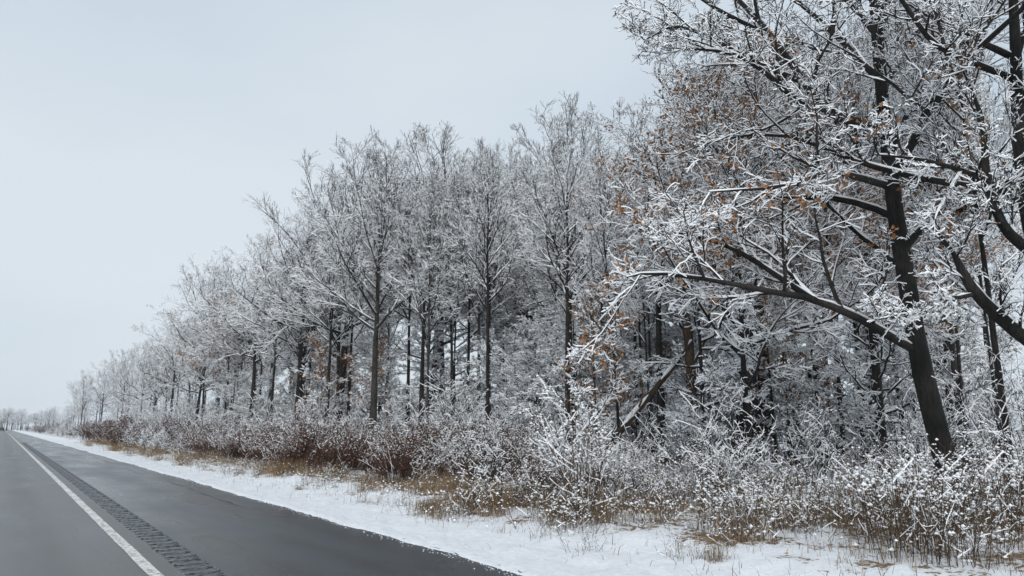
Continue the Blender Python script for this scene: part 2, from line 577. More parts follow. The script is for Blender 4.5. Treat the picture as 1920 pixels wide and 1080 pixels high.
tag(bed, kind='structure')
# painted edge line, a thin slightly uneven band
ly = np.concatenate([np.arange(-5, 60, 0.25), np.arange(60, 300, 6), [300, 600, 1200, 2000]])
w = 0.066 + rg.normal(0, 0.0025, (len(ly), 2)) * (ly < 60)[:, None]
V = np.concatenate([np.stack([LINE_X - w[:, 0], ly, np.full(len(ly), 0.004)], -1), np.stack([LINE_X + w[:, 1], ly, np.full(len(ly), 0.004)], -1)])
i = np.arange(len(ly) - 1); n = len(ly)
ln = link('edge_line', mesh_from('edge_line', V, np.stack([i, i + n, i + n + 1, i + 1], -1), None, [M_PAINT]), road)
# rumble strip: each milled groove a piece of the shoulder
def groove_mesh(seed):
    r = np.random.default_rng(seed)
    ts = np.array([0, .14, .22, .27, .32, .42, .5, .58, .68, .73, .78, .86, 1.0])
    xs = np.concatenate([[GX0, GX0 + 0.015, GX0 + 0.03], np.linspace(GX0 + 0.06, GX1 - 0.06, 8), [GX1 - 0.03, GX1 - 0.015, GX1]])
    X, Tm = np.meshgrid(xs, ts)
    prof = -0.009 * np.clip((0.25 - np.abs(Tm - 0.5)) / 0.09, 0, 1) ** 0.7
    Z = prof * np.clip((X - GX0 - 0.012) / 0.02, 0, 1) * np.clip((GX1 - 0.012 - X) / 0.02, 0, 1)
    inner = (Tm > 0.05) & (Tm < 0.95) & (X > GX0 + .01) & (X < GX1 - .01)
    Z = Z + r.normal(0, 0.0042, Z.shape) * inner
    Tj = Tm + r.normal(0, 0.022, Tm.shape) * inner
    V = np.stack([X, Tj * 0.305, Z], -1).reshape(-1, 3)
    n, m = X.shape
    i = np.arange(n - 1)[:, None] * m + np.arange(m - 1)[None]
    F = np.stack([i, i + 1, i + m + 1, i + m], -1).reshape(-1, 4)
    zq = V[F, 2].mean(1)
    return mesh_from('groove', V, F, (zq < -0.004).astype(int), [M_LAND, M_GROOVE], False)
gm = [groove_mesh(s) for s in range(4)]
NG = 290
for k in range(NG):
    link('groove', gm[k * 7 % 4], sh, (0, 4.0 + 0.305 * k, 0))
y_end = 4.0 + 0.305 * NG
rs = sheet('rumble_strip', np.array([GX0, GX1]), np.array([y_end, 300, 2000]), lambda X, Y: np.full_like(X, -0.001), M_BAND, False)
rs.parent = sh
rs2 = sheet('rumble_strip', np.array([GX0, GX1]), np.array([-30, 4.0]), lambda X, Y: np.full_like(X, -0.001), M_BAND, False)
rs2.parent = sh

# an opened seam along the outer shoulder: thin ragged ribbons of dark sealant
M_CRACK = mat_plain('crack_sealant', (0.006, 0.006, 0.007), (0.016, 0.016, 0.017), 20.0, 0.5, 0.0)
rc = np.random.default_rng(19)
for owner, x0_, y0_, y1_, dx in ((sh, 4.02, 15.2, 24.5, 0.05), (sh, 3.95, 27.0, 33.0, 0.05), (sh, 4.06, 36.0, 47.0, 0.06)):
    n_ = 26
    t_ = np.linspace(0, 1, n_)
    cx = x0_ + dx * (t_ - 0.5) * 2 + np.cumsum(rc.normal(0, 0.012, n_))
    cy = y0_ + (y1_ - y0_) * t_ + rc.normal(0, 0.02, n_)
    hw = np.abs(rc.normal(0.008, 0.006, n_)) * np.sin(np.pi * np.clip(t_, 0.02, 0.98)) ** 0.4 + 0.001
    V = np.concatenate([np.stack([cx - hw, cy - hw, np.full(n_, 0.004)], -1), np.stack([cx + hw, cy + hw, np.full(n_, 0.004)], -1)])
    i_ = np.arange(n_ - 1)
    link('seam', mesh_from('seam', V, np.stack([i_, i_ + n_, i_ + n_ + 1, i_ + 1], -1), None, [M_CRACK]), owner)

def fbm(X, Y, seed, scale, octv=4):
    r = np.random.default_rng(seed)
    out = np.zeros_like(X); a = 1.0; f = 1.0 / scale
    for _ in range(octv):
        for _k in range(3):
            th = r.random() * 2 * np.pi; ph = r.random() * 6.28
            out += a / 3 * np.sin((X * np.cos(th) + Y * np.sin(th)) * f * 6.28 * r.uniform(.7, 1.3) + ph)
        a *= 0.55; f *= 2.1
    return out

# snow bank of the verge, with a ragged edge on the asphalt
def verge(name, ys, xs01, seed, rag):
    T, Y = np.meshgrid(xs01, ys)
    edge = EDGE_X + rag * (fbm(Y * 0, Y, seed, 1.3, 6) * 0.035 + fbm(Y * 0, Y, seed + 9, 9.0, 2) * 0.05 + rg.normal(0, 0.012, Y.shape) * (T < 0.02))
    X = edge + (15.0 - EDGE_X) * T ** 1.6
    dx = X - edge
    lift = 0.045 * np.clip(dx / 0.12, 0, 1) ** 0.6 + 0.05 * np.clip((dx - 0.1) / 1.0, 0, 1) * (1 - np.clip((dx - 1.6) / 2.0, 0, 1))
    Z = ground_z(X) + lift + 0.028 * fbm(X, Y, seed + 1, 1.1, 5) * np.clip(dx / 0.5, 0, 1) + 0.012 * rg.normal(0, 1, X.shape) * np.clip(dx / 0.1, 0, 1)
    Z = np.where(T < 1e-6, -0.03, Z)
    V = np.stack([X, Y, Z], -1).reshape(-1, 3)
    n, m = X.shape
    i = np.arange(n - 1)[:, None] * m + np.arange(m - 1)[None]
    F = np.stack([i, i + 1, i + m + 1, i + m], -1).reshape(-1, 4)
    o = link(name, mesh_from(name, V, F, None, [M_VERGE], True))
    tag(o, kind='structure')
    return o
x01 = np.concatenate([[0], np.linspace(0.006, 1, 70)])
verge('snow_verge', np.concatenate([np.arange(-4, 40, 0.13), np.arange(40, 90, 0.5), np.arange(90, 300, 4), np.arange(300, 2001, 100)]), x01, 3, 1.0)

# ------------------------------------------------------------------ trees
def build_tree(name, seed, H, kind, r_base, bark=0, dens=1.0, snow=0.026, trunk_pts=None, limb_pts=(), auto_limbs=None,
               leaves=0, split_limbs=True, lean=(0, 0), bias=None, tips=False, leaf_r=(0.2, 1.0), bare=0.25, crown_lo=None, leafmat=None):
    """one tree standing at the origin: trunk, limbs, crown of snow-laden twigs, maybe dead leaves"""
    rng = np.random.default_rng(seed)
    bm_ = [M_BARK, M_BARKG, M_BARKB][bark]
    mats = [bm_, M_SNOW, M_TWIG]
    C = dict(oak=dict(n=16, t0=0.52, ang=(72, 18), lr=(0.40, 0.30), up=0.03, wob=0.14, k=(8, 7, 6), a2=46, r2=0.48, r3=0.50, r4=0.55, flat=0.35, top=0.74, env=(0.40, 0.62, 0.40)),
             pole=dict(n=18, t0=0.46, ang=(52, 20), lr=(0.26, 0.17), up=0.04, wob=0.09, k=(8, 6, 5), a2=40, r2=0.48, r3=0.52, r4=0.60, flat=0.25, top=0.88, env=(0.20, 0.66, 0.36)),
             tall=dict(n=18, t0=0.55, ang=(60, 10), lr=(0.34, 0.28), up=0.035, wob=0.08, k=(9, 7, 6), a2=34, r2=0.44, r3=0.52, r4=0.60, flat=0.2, top=0.70, env=(0.32, 0.65, 0.38)),
             beech=dict(n=22, t0=0.12, ang=(88, 55), lr=(0.42, 0.22), up=0.004, wob=0.09, k=(9, 7, 5), a2=50, r2=0.42, r3=0.42, r4=0.5, flat=0.9, top=0.97, env=None),
             sapling=dict(n=12, t0=0.25, ang=(60, 35), lr=(0.30, 0.18), up=0.03, wob=0.12, k=(6, 5, 4), a2=45, r2=0.45, r3=0.45, r4=0.5, flat=0.5, top=0.97, env=None))[kind]
    env = C['env'] and trunk_pts is None and tuple(x * H for x in C['env'])
    # trunk
    nt = 16
    if trunk_pts is None:
        top = C['top'] * H
        zz = np.linspace(-0.3, top, nt + 1)
        u = np.clip(zz / top, 0, 1)
        wx = np.cumsum(rng.normal(0, 0.018 * H / 4, (nt + 1, 2)), 0) * 0.35
        Pt = np.stack([lean[0] * u ** 1.2 + wx[:, 0] * u, lean[1] * u ** 1.2 + wx[:, 1] * u, zz], -1)
        Rt = r_base * (1 - 0.80 * u ** 0.9) * (1 + 0.35 * np.exp(-np.maximum(zz, 0) / 0.3))
    else:
        Pt, Rt = smooth_path(trunk_pts, nt)
    Pt, Rt = Pt[None], Rt[None]
    Lt = np.array([H])
    gt = Geo()
    round_tube(gt, Pt, Rt, 10, 0, rng, 0.03)
    trunk_me = gt.mesh('trunk', mats, True)
    # limbs
    n1 = C['n'] if auto_limbs is None else auto_limbs
    nl = 11
    LP, LR, LL = [], [], []
    if n1:
        t = C['t0'] + (0.985 - C['t0']) * (np.arange(n1) + rng.random(n1) * 0.8) / n1
        if crown_lo is not None:
            t = crown_lo + (0.985 - crown_lo) * (np.arange(n1) + rng.random(n1) * 0.8) / n1
        f = t * nt; ii = np.minimum(f.astype(int), nt - 1); fr = (f - ii)[:, None]
        pos = Pt[0, ii] * (1 - fr) + Pt[0, ii + 1] * fr
        rr = Rt[0, ii]
        q = (t - t[0]) / max(1e-6, (t[-1] - t[0]))
        ang = np.radians(C['ang'][0] * (1 - q) + C['ang'][1] * q + rng.normal(0, 7, n1))
        az = np.arange(n1) * 2.4 + rng.normal(0, 0.5, n1) + rng.random() * 6.28
        d = np.stack([np.sin(ang) * np.cos(az), np.sin(ang) * np.sin(az), np.cos(ang)], -1)
        L = H * (C['lr'][0] * (1 - q) + C['lr'][1] * q) * rng.uniform(0.7, 1.15, n1)
        if env: L = into_dome(pos, d, L, env, True) * rng.uniform(0.88, 1.0, n1)
        r0 = np.minimum(rr * 0.62, L * 0.017)
        P1, R1 = grow(pos, d, L, r0, np.full(n1, 0.008), nl, C['wob'], C['up'], rng, bias)
        LP.append(P1); LR.append(R1); LL.append(L)
    for pts in limb_pts:
        p, r = smooth_path(pts, nl)
        LP.append(p[None]); LR.append(r[None]); LL.append(np.array([np.linalg.norm(np.diff(p, axis=0), axis=1).sum()]))
    P1 = np.concatenate(LP); R1 = np.concatenate(LR); L1 = np.concatenate(LL)
    limb_me = []
    def limb_mesh(P, Rr):
        gl = Geo()
        round_tube(gl, P, Rr, 6, 0, rng, 0.04)
        snow_ridge(gl, P, Rr, rng, 1, 0.05 * (snow / 0.026))
        return gl.mesh('limb', mats, True)
    if split_limbs:
        for b in range(len(P1)):
            limb_me.append(limb_mesh(P1[b:b + 1], R1[b:b + 1]))
    # crown
    gc = Geo()
    if not split_limbs:
        round_tube(gc, P1, R1, 5, 0)
        snow_ridge(gc, P1, R1, rng, 1, 0.05)
    k2, k3, k4 = [max(2, int(round(x * dens))) for x in C['k']]
    p, d, L2, r2 = spawn(P1, R1, L1, k2, 0.16, 1.0, C['a2'], 12, C['r2'], C['flat'], rng)
    if env: L2 = into_dome(p, d, L2, env)
    P2, R2 = grow(p, d, L2, np.maximum(r2, 0.010), np.full(len(p), 0.006), 7, C['wob'] * 1.0, C['up'] * 0.9, rng)
    twig_tubes(gc, P2, R2, rng, snow * 1.1, 4, 2, 1, 0.08, 0.5, H)
    p, d, L3, r3 = spawn(P2, R2, L2, k3, 0.12, 1.0, C['a2'], 14, C['r3'], C['flat'], rng)
    if env: L3 = np.maximum(into_dome(p, d, L3, tuple(x * 1.03 for x in env)), 0.35)
    P3, R3 = grow(p, d, L3, np.maximum(r3, 0.006), np.full(len(p), 0.0045), 5, C['wob'] * 1.2, C['up'] * 0.8, rng)
    twig_tubes(gc, P3, R3, rng, snow, 4, 2, 1, bare * 0.6, 0.5, H)
    p, d, L4, r4 = spawn(P3, R3, L3, k4, 0.15, 1.0, C['a2'], 15, C['r4'], C['flat'], rng)
    L4 = np.maximum(L4, 0.14)
    P4, R4 = grow(p, d, L4, np.maximum(r4, 0.0045), np.full(len(p), 0.0028), 3 if tips else 2, C['wob'] * 1.6, C['up'] * 0.6, rng)
    twig_tubes(gc, P4, R4, rng, snow * 0.8, 3, 2, 1, bare, 0.6, H)
    if tips:
        p, d, L5, r5 = spawn(P4, R4, L4, 2, 0.2, 1.0, 45, 15, 0.6, C['flat'], rng)
        L5 = np.maximum(L5, 0.08)
        P5, R5 = grow(p, d, L5, np.full(len(p), 0.004), np.full(len(p), 0.003), 2, C['wob'] * 2.0, 0.01, rng)
        twig_tubes(gc, P5, R5, rng, snow * 0.75, 3, 2, 1, bare, 0.6)
    crown_me = gc.mesh('crown', mats, False)
    leaf_me = None
    if leaves:
        e = P3[:, -1]
        z0, z1 = np.quantile(e[:, 2], leaf_r[0]), np.quantile(e[:, 2], leaf_r[1])
        cand = P4.reshape(-1, 3)
        cand = cand[(cand[:, 2] >= z0) & (cand[:, 2] <= z1)]
        ctr = cand[rng.integers(0, len(cand), max(6, leaves // 14))]
        cc = ctr[rng.integers(0, len(ctr), leaves)] + rng.normal(0, 0.13, (leaves, 3))
        leaf_me = leaf_mesh('dead_foliage', cc, 0.10, rng, leafmat or M_LEAF)
    root = link(name)
    link('trunk', trunk_me, root)
    for me in limb_me:
        link('limb', me, root)
    tag(link('crown', crown_me, root), kind='stuff')
    if leaf_me:
        tag(link('dead_foliage', leaf_me, root), kind='stuff')
    return root

def put(root, X, Y, rz=0.0, s=1.0, sz=None):
    root.location = (X, Y, float(ground_z(X)))
    root.rotation_euler = (0, 0, rz)
    root.scale = (s, s, sz or s)
    return root

def rel(pts, base):
    """(px, py, d, r) points of the photograph -> points relative to a tree's base"""
    out = []
    for px, py, d, r in pts:
        v = at(px, py, d) - base
        out.append((v[0], v[1], v[2], r))
    return out

def base_of(px, d):
    X, Y = spot(px, d)
    return np.array([X, Y, float(ground_z(X))])

# --- the two big trees at the near end, limb by limb
b1 = base_of(1786, 15.5)
oak1 = build_tree('oak_tree', 11, 17.0, 'oak', 0.3, 0, dens=1.15, snow=0.0135, tips=True,
    trunk_pts=rel([(1792, 960, 15.5, .36), (1786, 905, 15.5, .25), (1766, 840, 15.5, .22), (1726, 680, 15.5, .195), (1702, 540, 15.5, .175), (1676, 380, 15.5, .155),
                   (1656, 200, 15.5, .135), (1640, 0, 15.5, .115), (1625, -250, 15.6, .08), (1610, -480, 15.7, .03)], b1),
    limb_pts=[rel(p, b1) for p in (
        [(1712, 655, 15.5, .095), (1650, 620, 15.1, .088), (1600, 592, 14.7, .08), (1520, 560, 14.3, .066), (1440, 546, 14.0, .055), (1330, 524, 13.8, .045), (1225, 512, 13.8, .028), (1175, 520, 13.9, .012)],
        [(1530, 565, 14.3, .07), (1470, 525, 14.5, .06), (1400, 480, 14.8, .05), (1330, 450, 15.0, .035), (1240, 430, 15.2, .012)],
        [(1658, 250, 15.5, .125), (1600, 228, 15.2, .11), (1545, 205, 15.0, .10), (1505, 150, 14.9, .08), (1445, 65, 14.8, .065), (1385, 0, 14.8, .05), (1300, -90, 14.8, .02)],
        [(1560, 212, 15.0, .075), (1500, 195, 14.5, .06), (1440, 140, 14.0, .05), (1370, 100, 13.8, .035), (1260, 90, 13.8, .012)],
        [(1510, 155, 14.9, .07), (1420, 120, 14.5, .055), (1330, 70, 14.2, .04), (1265, 50, 14.0, .028), (1210, 75, 13.9, .01)],
        [(1450, 70, 14.8, .055), (1350, 20, 15.2, .045), (1270, -30, 15.6, .03), (1200, -40, 16.0, .01)],
        [(1648, 150, 15.5, .08), (1560, 60, 15.9, .06), (1450, -30, 16.4, .04), (1320, -90, 16.8, .012)],
        [(1668, 350, 15.5, .085), (1610, 333, 15.0, .075), (1555, 325, 14.5, .055), (1460, 350, 14.0, .04), (1330, 360, 13.7, .012)],
        [(1690, 470, 15.5, .09), (1740, 420, 15.0, .07), (1810, 390, 14.4, .05), (1890, 340, 14.0, .015)],
        [(1640, 30, 15.5, .08), (1700, -60, 15.2, .06), (1780, -160, 15.0, .02)],
        [(1640, 60, 15.5, .08), (1560, -30, 15.6, .06), (1450, -130, 15.8, .02)],
        [(1690, 500, 15.5, .07), (1600, 430, 16.5, .05), (1500, 330, 17.2, .035), (1420, 250, 17.6, .012)],
        [(1665, 300, 15.5, .08), (1720, 180, 16.0, .06), (1800, 90, 16.4, .04), (1860, 0, 16.8, .012)])],
    auto_limbs=7, crown_lo=0.5, leaves=700, leaf_r=(0.0, 0.2), bare=0.25)
put(oak1, b1[0], b1[1])
oak1.location.z = b1[2]
tag(oak1, 'big black oak with a long snowy limb arching over the brush', 'tree')
b2 = base_of(2085, 13.0)
oak2 = build_tree('oak_tree', 12, 16.0, 'oak', 0.3, 0, dens=1.0, snow=0.0135, tips=True,
    trunk_pts=rel([(2120, 980, 13, .28), (2100, 900, 13, .25), (2040, 730, 13, .21), (1985, 590, 13, .18), (1945, 470, 13, .145), (1922, 370, 13, .125), (1908, 210, 13, .11), (1903, 60, 13, .09), (1890, -200, 13, .05), (1880, -380, 13, .02)], b2),
    limb_pts=[rel(p, b2) for p in (
        [(2020, 700, 13, .13), (1950, 655, 12.8, .125), (1880, 600, 12.7, .115), (1830, 550, 12.6, .10), (1806, 512, 12.6, .085), (1785, 470, 12.6, .04), (1745, 420, 12.6, .012)],
        [(1832, 550, 12.6, .045), (1780, 562, 12.5, .035), (1720, 585, 12.4, .025), (1640, 600, 12.3, .01)],
        [(1945, 480, 13, .11), (1905, 450, 12.9, .10), (1875, 410, 12.8, .09), (1850, 330, 12.7, .07), (1840, 220, 12.6, .045), (1800, 120, 12.6, .012)],
        [(1905, 150, 13, .07), (1820, 115, 12.8, .06), (1750, 80, 12.6, .05), (1690, 0, 12.6, .035), (1640, -60, 12.6, .012)],
        [(1904, 110, 13, .07), (1800, 60, 13.4, .055), (1710, 10, 13.8, .04), (1620, -60, 14, .012)],
        [(1920, 380, 13, .06), (1830, 330, 12.6, .05), (1730, 300, 12.2, .035), (1640, 290, 12.0, .012)],
        [(1908, 230, 13, .06), (1950, 150, 12.6, .045), (2000, 80, 12.3, .02)])],
    auto_limbs=5, crown_lo=0.55, leaves=500, leaf_r=(0.2, 0.9), bare=0.25)
put(oak2, b2[0], b2[1])
tag(oak2, 'dark oak at the near end whose trunk and bare limbs cross the frame edge', 'tree')

# --- patterns of the other trees, copied with all their parts
PROTO = {}
def proto(key, *a, **k):
    o = build_tree(*a, **k)
    me = [c for c in o.children if c.name.startswith('crown')][0].data
    co = np.empty(len(me.vertices) * 3, np.float32)
    me.vertices.foreach_get('co', co)
    PROTO[key] = (o, float(np.quantile(co.reshape(-1, 3)[:, 2], 0.997)))
    o.location = (0, 0, -500)
proto('oak_a', 'oak_tree', 21, 16.0, 'oak', 0.25, 0, dens=1.15, snow=0.018, bare=0.22)
proto('oak_b', 'oak_tree', 22, 15.0, 'oak', 0.20, 0, dens=1.15, snow=0.018, bare=0.22, leaves=700)
proto('leaf_oak', 'oak_tree', 23, 11.0, 'oak', 0.10, 0, dens=1.2, snow=0.022, bare=0.15, leaves=6000, crown_lo=0.22)
proto('tall_a', 'bare_tree', 31, 17.0, 'tall', 0.27, 0, dens=1.15, snow=0.0165, bare=0.28, lean=(-0.8, 0.5))
proto('tall_b', 'bare_tree', 32, 16.0, 'tall', 0.20, 1, dens=1.15, snow=0.0165, bare=0.28)
proto('pole_a', 'slender_tree', 41, 17.0, 'pole', 0.13, 1, dens=1.15, snow=0.0165, bare=0.28, split_limbs=False)
proto('pole_b', 'slender_tree', 42, 14.0, 'pole', 0.10, 0, dens=1.1, snow=0.020, bare=0.25, split_limbs=False, lean=(0.5, -0.4))
proto('bole_a', 'straight_tree', 43, 16.0, 'pole', 0.16, 0, dens=1.0, snow=0.020, bare=0.25, split_limbs=False, crown_lo=0.55)
proto('beech_a', 'understory_tree', 51, 8.0, 'beech', 0.09, 0, dens=1.05, snow=0.022, bare=0.1, split_limbs=False)
proto('sapling', 'sapling_tree', 61, 6.0, 'sapling', 0.04, 0, dens=1.2, snow=0.022, bare=0.1, split_limbs=False)
proto('leaf_sapling', 'sapling_tree', 62, 5.0, 'sapling', 0.035, 2, dens=1.0, snow=0.028, bare=0.1, split_limbs=False, leaves=900, leaf_r=(0.0, 1.0))

OUT = [(0, 788), (60, 772), (110, 735), (145, 708), (200, 662), (250, 640), (300, 590), (350, 540), (380, 485), (440, 452), (520, 437), (545, 400), (570, 345), (630, 285), (700, 252),
       (770, 240), (850, 250), (900, 258), (960, 275), (1010, 235), (1060, 170), (1100, 175), (1130, 190), (1190, 190), (1260, 130), (1340, 20), (1500, -150), (1920, -250)]
OX, OY = np.array([p[0] for p in OUT], float), np.array([p[1] for p in OUT], float)
def cap_h(px, d, spread=0.0):
    """tallest a tree may stand at (px, d) under the wood's skyline"""
    y = max(np.interp(px - spread, OX, OY), np.interp(px, OX, OY), np.interp(px + spread, OX, OY) if px > 1200 else 0)
    return EYE + (HZ - y) / FPX * d
COUNT = {}
def plant(key, px, d, ytop=None, H=None, rz=None, label=None, group=None, wide=1.0, cat='tree'):
    src, H0 = PROTO[key]
    X, Y = spot(px, d)
    if H is None:
        H = EYE + (HZ - ytop) / FPX * d
    s = H / H0
    COUNT[key] = COUNT.get(key, 0) + 1
    o = src if COUNT[key] == 1 else copy_tree(src)
    put(o, X, Y, rnd.random() * 6.283 if rz is None else rz, s * wide, s)
    tag(o, label, cat, group)
    return o
rnd = random.Random(5)

# --- trees that stand out in the photograph
plant('pole_b', 1888, 14.0, H=12.0, wide=0.8, label='thin grey-brown tree just behind the big black oak on its near side')
plant('pole_a', 1803, 21.0, H=15.0, wide=1.0, label='leaning brown trunk close behind the foot of the big black oak')
plant('pole_b', 1782, 22.5, H=14.0, wide=1.1, label='dark slim trunk half hidden right behind the big black oak')
plant('leaf_oak', 1655, 19.0, H=8.0, label='short crooked tree with tan leaves low on its brown trunk')
plant('bole_a', 1437, 27.0, H=16.5, wide=1.45, label='thick black trunk in the wood beneath the long arching limb')
plant('pole_a', 1412, 26.0, H=15.0, wide=1.2, label='grey trunk touching the thick black one beneath the arching limb')
plant('pole_b', 1388, 25.0, H=13.5, label='slim pale-barked trunk left of the pair beneath the arching limb')
plant('tall_b', 1368, 35.0, H=16.0, label='second of two bluish trunks deep in the wood beneath the arching limb')
plant('tall_a', 1348, 35.0, H=16.0, label='first of two bluish trunks deep in the wood beneath the arching limb')
plant('pole_a', 1495, 33.0, H=16.0, wide=1.2, label='dark trunk in the wood between the thick black trunk and the big oak')
plant('pole_b', 1532, 29.0, H=14.0, label='slim dark trunk beside tan leaves in the wood near the big oak')
plant('leaf_oak', 1400, 18.0, H=10.6, rz=1.0, label='oak holding many russet leaves among heavy snow above the arching limb')
plant('oak_b', 1240, 25.5, H=12.5, label='oak with scattered brown leaves filling the middle of the wood edge')
plant('pole_b', 1163, 20.0, H=8.6, wide=0.85, label='thin black tree standing by itself where the leaning log meets the brush')
plant('pole_b', 1205, 28.0, H=11.5, wide=0.8, label='slender dark tree just behind the thin black one near the leaning log')
plant('pole_a', 1222, 30.0, H=12.5, wide=0.8, label='twin-looking slender tree between the thin black tree and the broken trunk')
plant('leaf_sapling', 1118, 19.5, H=5.2, label='sapling with bright orange-brown leaves beside the thin black tree')
plant('oak_a', 1072, 36.0, ytop=300, label='stout dark trunk seen through white understory in the middle of the wood')
plant('pole_a', 1078, 43.0, ytop=165, wide=1.1, label='tallest open crown rising above the skyline in the middle')
plant('tall_b', 998, 39.0, ytop=262, label='dark forked tree behind the white understory below the skyline notch')
plant('pole_a', 968, 37.0, ytop=290, label='straight slim tree next to the dark forked one mid wood')
plant('pole_a', 917, 33.0, ytop=300, wide=0.9, label='nearest the centre of three slim grey trunks standing close together')
plant('pole_a', 897, 34.0, ytop=262, wide=0.9, label='middle one of three slim grey trunks, its top a spike above the skyline')
plant('pole_b', 876, 35.0, ytop=330, wide=1.1, label='dark outer one of three slim trunks standing close together')
plant('tall_a', 806, 40.0, ytop=240, rz=2.6, wide=1.15, label='large oak-like tree with a broad fan crown topping the left skyline')
plant('pole_a', 801, 33.0, ytop=330, wide=0.85, label='pale slim tree in front of the large fan-crowned tree')
plant('tall_b', 699, 37.0, ytop=262, rz=0.6, wide=1.1, label='dark tree with snowy branches fanning toward the road, left of the fan crown')
plant('tall_a', 630, 46.0, ytop=285, rz=4.0, wide=1.15, label='bare-topped tree behind, making the skyline shoulder left of the fan crown')
plant('beech_a', 850, 37.0, H=8.5, wide=1.1, label='white layered understory tree below the three slim trunks')
plant('beech_a', 1010, 35.0, H=9.5, wide=1.15, label='brightest white layered understory tree right of the three slim trunks')
plant('beech_a', 1100, 33.0, H=9.0, wide=1.1, label='white understory tree in front of the stout dark trunk')
plant('beech_a', 945, 36.0, H=7.0, label='small white understory tree at the brush, right of the three slim trunks')
plant('beech_a', 1490, 24.0, H=4.2, label='small layered white tree at the foot of the thick black trunk')
plant('oak_a', 556, 48.0, ytop=390, rz=3.3, label='dark leaning oak with long low limbs over the russet brush')
plant('oak_b', 470, 58.0, ytop=447, rz=5.2, label='rounded oak crown left of the dark leaning oak')
plant('leaf_oak', 420, 64.0, ytop=560, label='tree with orange-brown leaves low down in the far left wood edge')
plant('leaf_sapling', 600, 43.0, H=6.5, label='small tree with a few brown leaves beside the dark leaning oak')
plant('oak_a', 405, 70.0, ytop=490, rz=1.9, label='domed oak crown forming the step in the far left skyline')
plant('oak_b', 318, 88.0, ytop=588, rz=0.3, label='far oak sloping down the skyline, above the russet shrub')
plant('oak_a', 262, 108.0, ytop=645, label='far oak behind the rust-leaved bush')
plant('tall_b', 226, 128.0, ytop=660, label='far tree with two dark trunks, third from the end of the wood')
plant('oak_b', 188, 152.0, ytop=680, label='far tree with a thick forked trunk, second from the end of the wood')
plant('tall_b', 151, 190.0, ytop=708, wide=1.15, label='lone open tree at the far end of the wood')

# --- the broken trunk and the log that leans on it
bs = base_of(1302, 26.0)
rs_ = np.random.default_rng(77)
snag = link('broken_trunk', None, None, tuple(bs))
tag(snag, 'broken brown trunk snapped off below the crowns, a log leaning on it', 'dead tree')
p_, r_ = smooth_path(rel([(1306, 900, 26, .22), (1302, 830, 26, .19), (1298, 740, 26, .165), (1293, 660, 26, .16), (1287, 600, 26, .14), (1284, 575, 26, .05)], bs), 14)
gg = Geo(); round_tube(gg, p_[None], r_[None], 9, 0, rs_, 0.09)
link('trunk', gg.mesh('trunk', [M_BARKB, M_SNOW], True), snag)
for q in ([(1296, 690, 26, .06), (1315, 655, 25.5, .045), (1335, 600, 25.2, .02)], [(1293, 640, 26, .05), (1270, 600, 26.2, .035), (1240, 560, 26.4, .012)]):
    p_, r_ = smooth_path(rel(q, bs), 8)
    gg = Geo(); round_tube(gg, p_[None], r_[None], 6, 0, rs_, 0.05); snow_ridge(gg, p_[None], r_[None], rs_, 1)
    link('limb', gg.mesh('limb', [M_BARKB, M_SNOW], True), snag)
bl = base_of(1125, 18.5)
log = link('leaning_log', None, None, tuple(bl))
tag(log, 'bare brown log leaning from the brush up against the broken trunk', 'log')
p_, r_ = smooth_path(rel([(1105, 890, 18.5, .085), (1150, 825, 19.2, .085), (1195, 770, 20.5, .083), (1240, 715, 22.2, .08), (1275, 672, 24.0, .07), (1296, 640, 25.2, .06)], bl), 12)
gg = Geo(); round_tube(gg, p_[None], r_[None], 8, 0, rs_, 0.06); snow_ridge(gg, p_[None], r_[None], rs_, 1, 0.04, 0.5)
link('trunk', gg.mesh('trunk', [M_BARKB, M_SNOW], True), log)
for q in ([(1195, 770, 20.5, .035), (1205, 740, 20.4, .025), (1200, 700, 20.4, .01)], [(1160, 812, 19.5, .03), (1175, 800, 19.2, .018), (1195, 790, 19.0, .008)]):
    p_, r_ = smooth_path(rel(q, bl), 6)
    gg = Geo(); round_tube(gg, p_[None], r_[None], 5, 0, rs_, 0.05)
    link('branch_stub', gg.mesh('branch_stub', [M_BARKB, M_SNOW], True), log)

# --- the rest of the wood
def fill(n, pxr, offr, keys, hr, label, group, seed, mind=1.3, thin=1.0):
    r = random.Random(seed); done = []
    tries = 0
    while len(done) < n and tries < n * 40:
        tries += 1
        px = r.uniform(*pxr)
        k = ((px - 960) / FPX * math.cos(PITCH)) * math.cos(YAW) + math.sin(YAW)
        if k < 0.03: continue
        Xw = r.uniform(*offr)
        d = Xw / k
        if d < 14 or d > 900: continue
        X, Y = spot(px, d)
        if any((X - a) ** 2 + (Y - b) ** 2 < (mind * max(1, d / 40)) ** 2 for a, b in done): continue
        done.append((X, Y))
        key = r.choice(keys)
        H = r.uniform(*hr)
        H = min(H, cap_h(px, d, 0.2 * H / d * FPX) * r.uniform(0.86, 1.0))
        if H < 3.2: continue
        plant(key, px, d, H=H, wide=max(1.0, min(1.5, PROTO[key][1] * 0.75 / H)) * thin * r.uniform(0.85, 1.15), rz=r.random() * 6.283, label=label, group=group)
fill(16, (1140, 1720), (18.5, 27), ['pole_b', 'bole_a'], (9, 14), 'thin dark upright trunk between the leaning log and the big black oak', 'thin trunks of the near wood', 116, mind=1.1, thin=0.62)
fill(6, (1120, 1910), (28, 36), ['oak_a', 'tall_a', 'tall_b'], (13, 17), 'broad snowy crown at the very back of the near wood', 'trees at the back of the near wood', 111, mind=2.5)
fill(24, (1120, 1910), (19.5, 31), ['bole_a', 'bole_a', 'pole_b'], (12, 17), 'snowy tree standing deep in the wood behind the big black oak', 'trees deep in the near wood', 101, mind=1.7, thin=0.75)
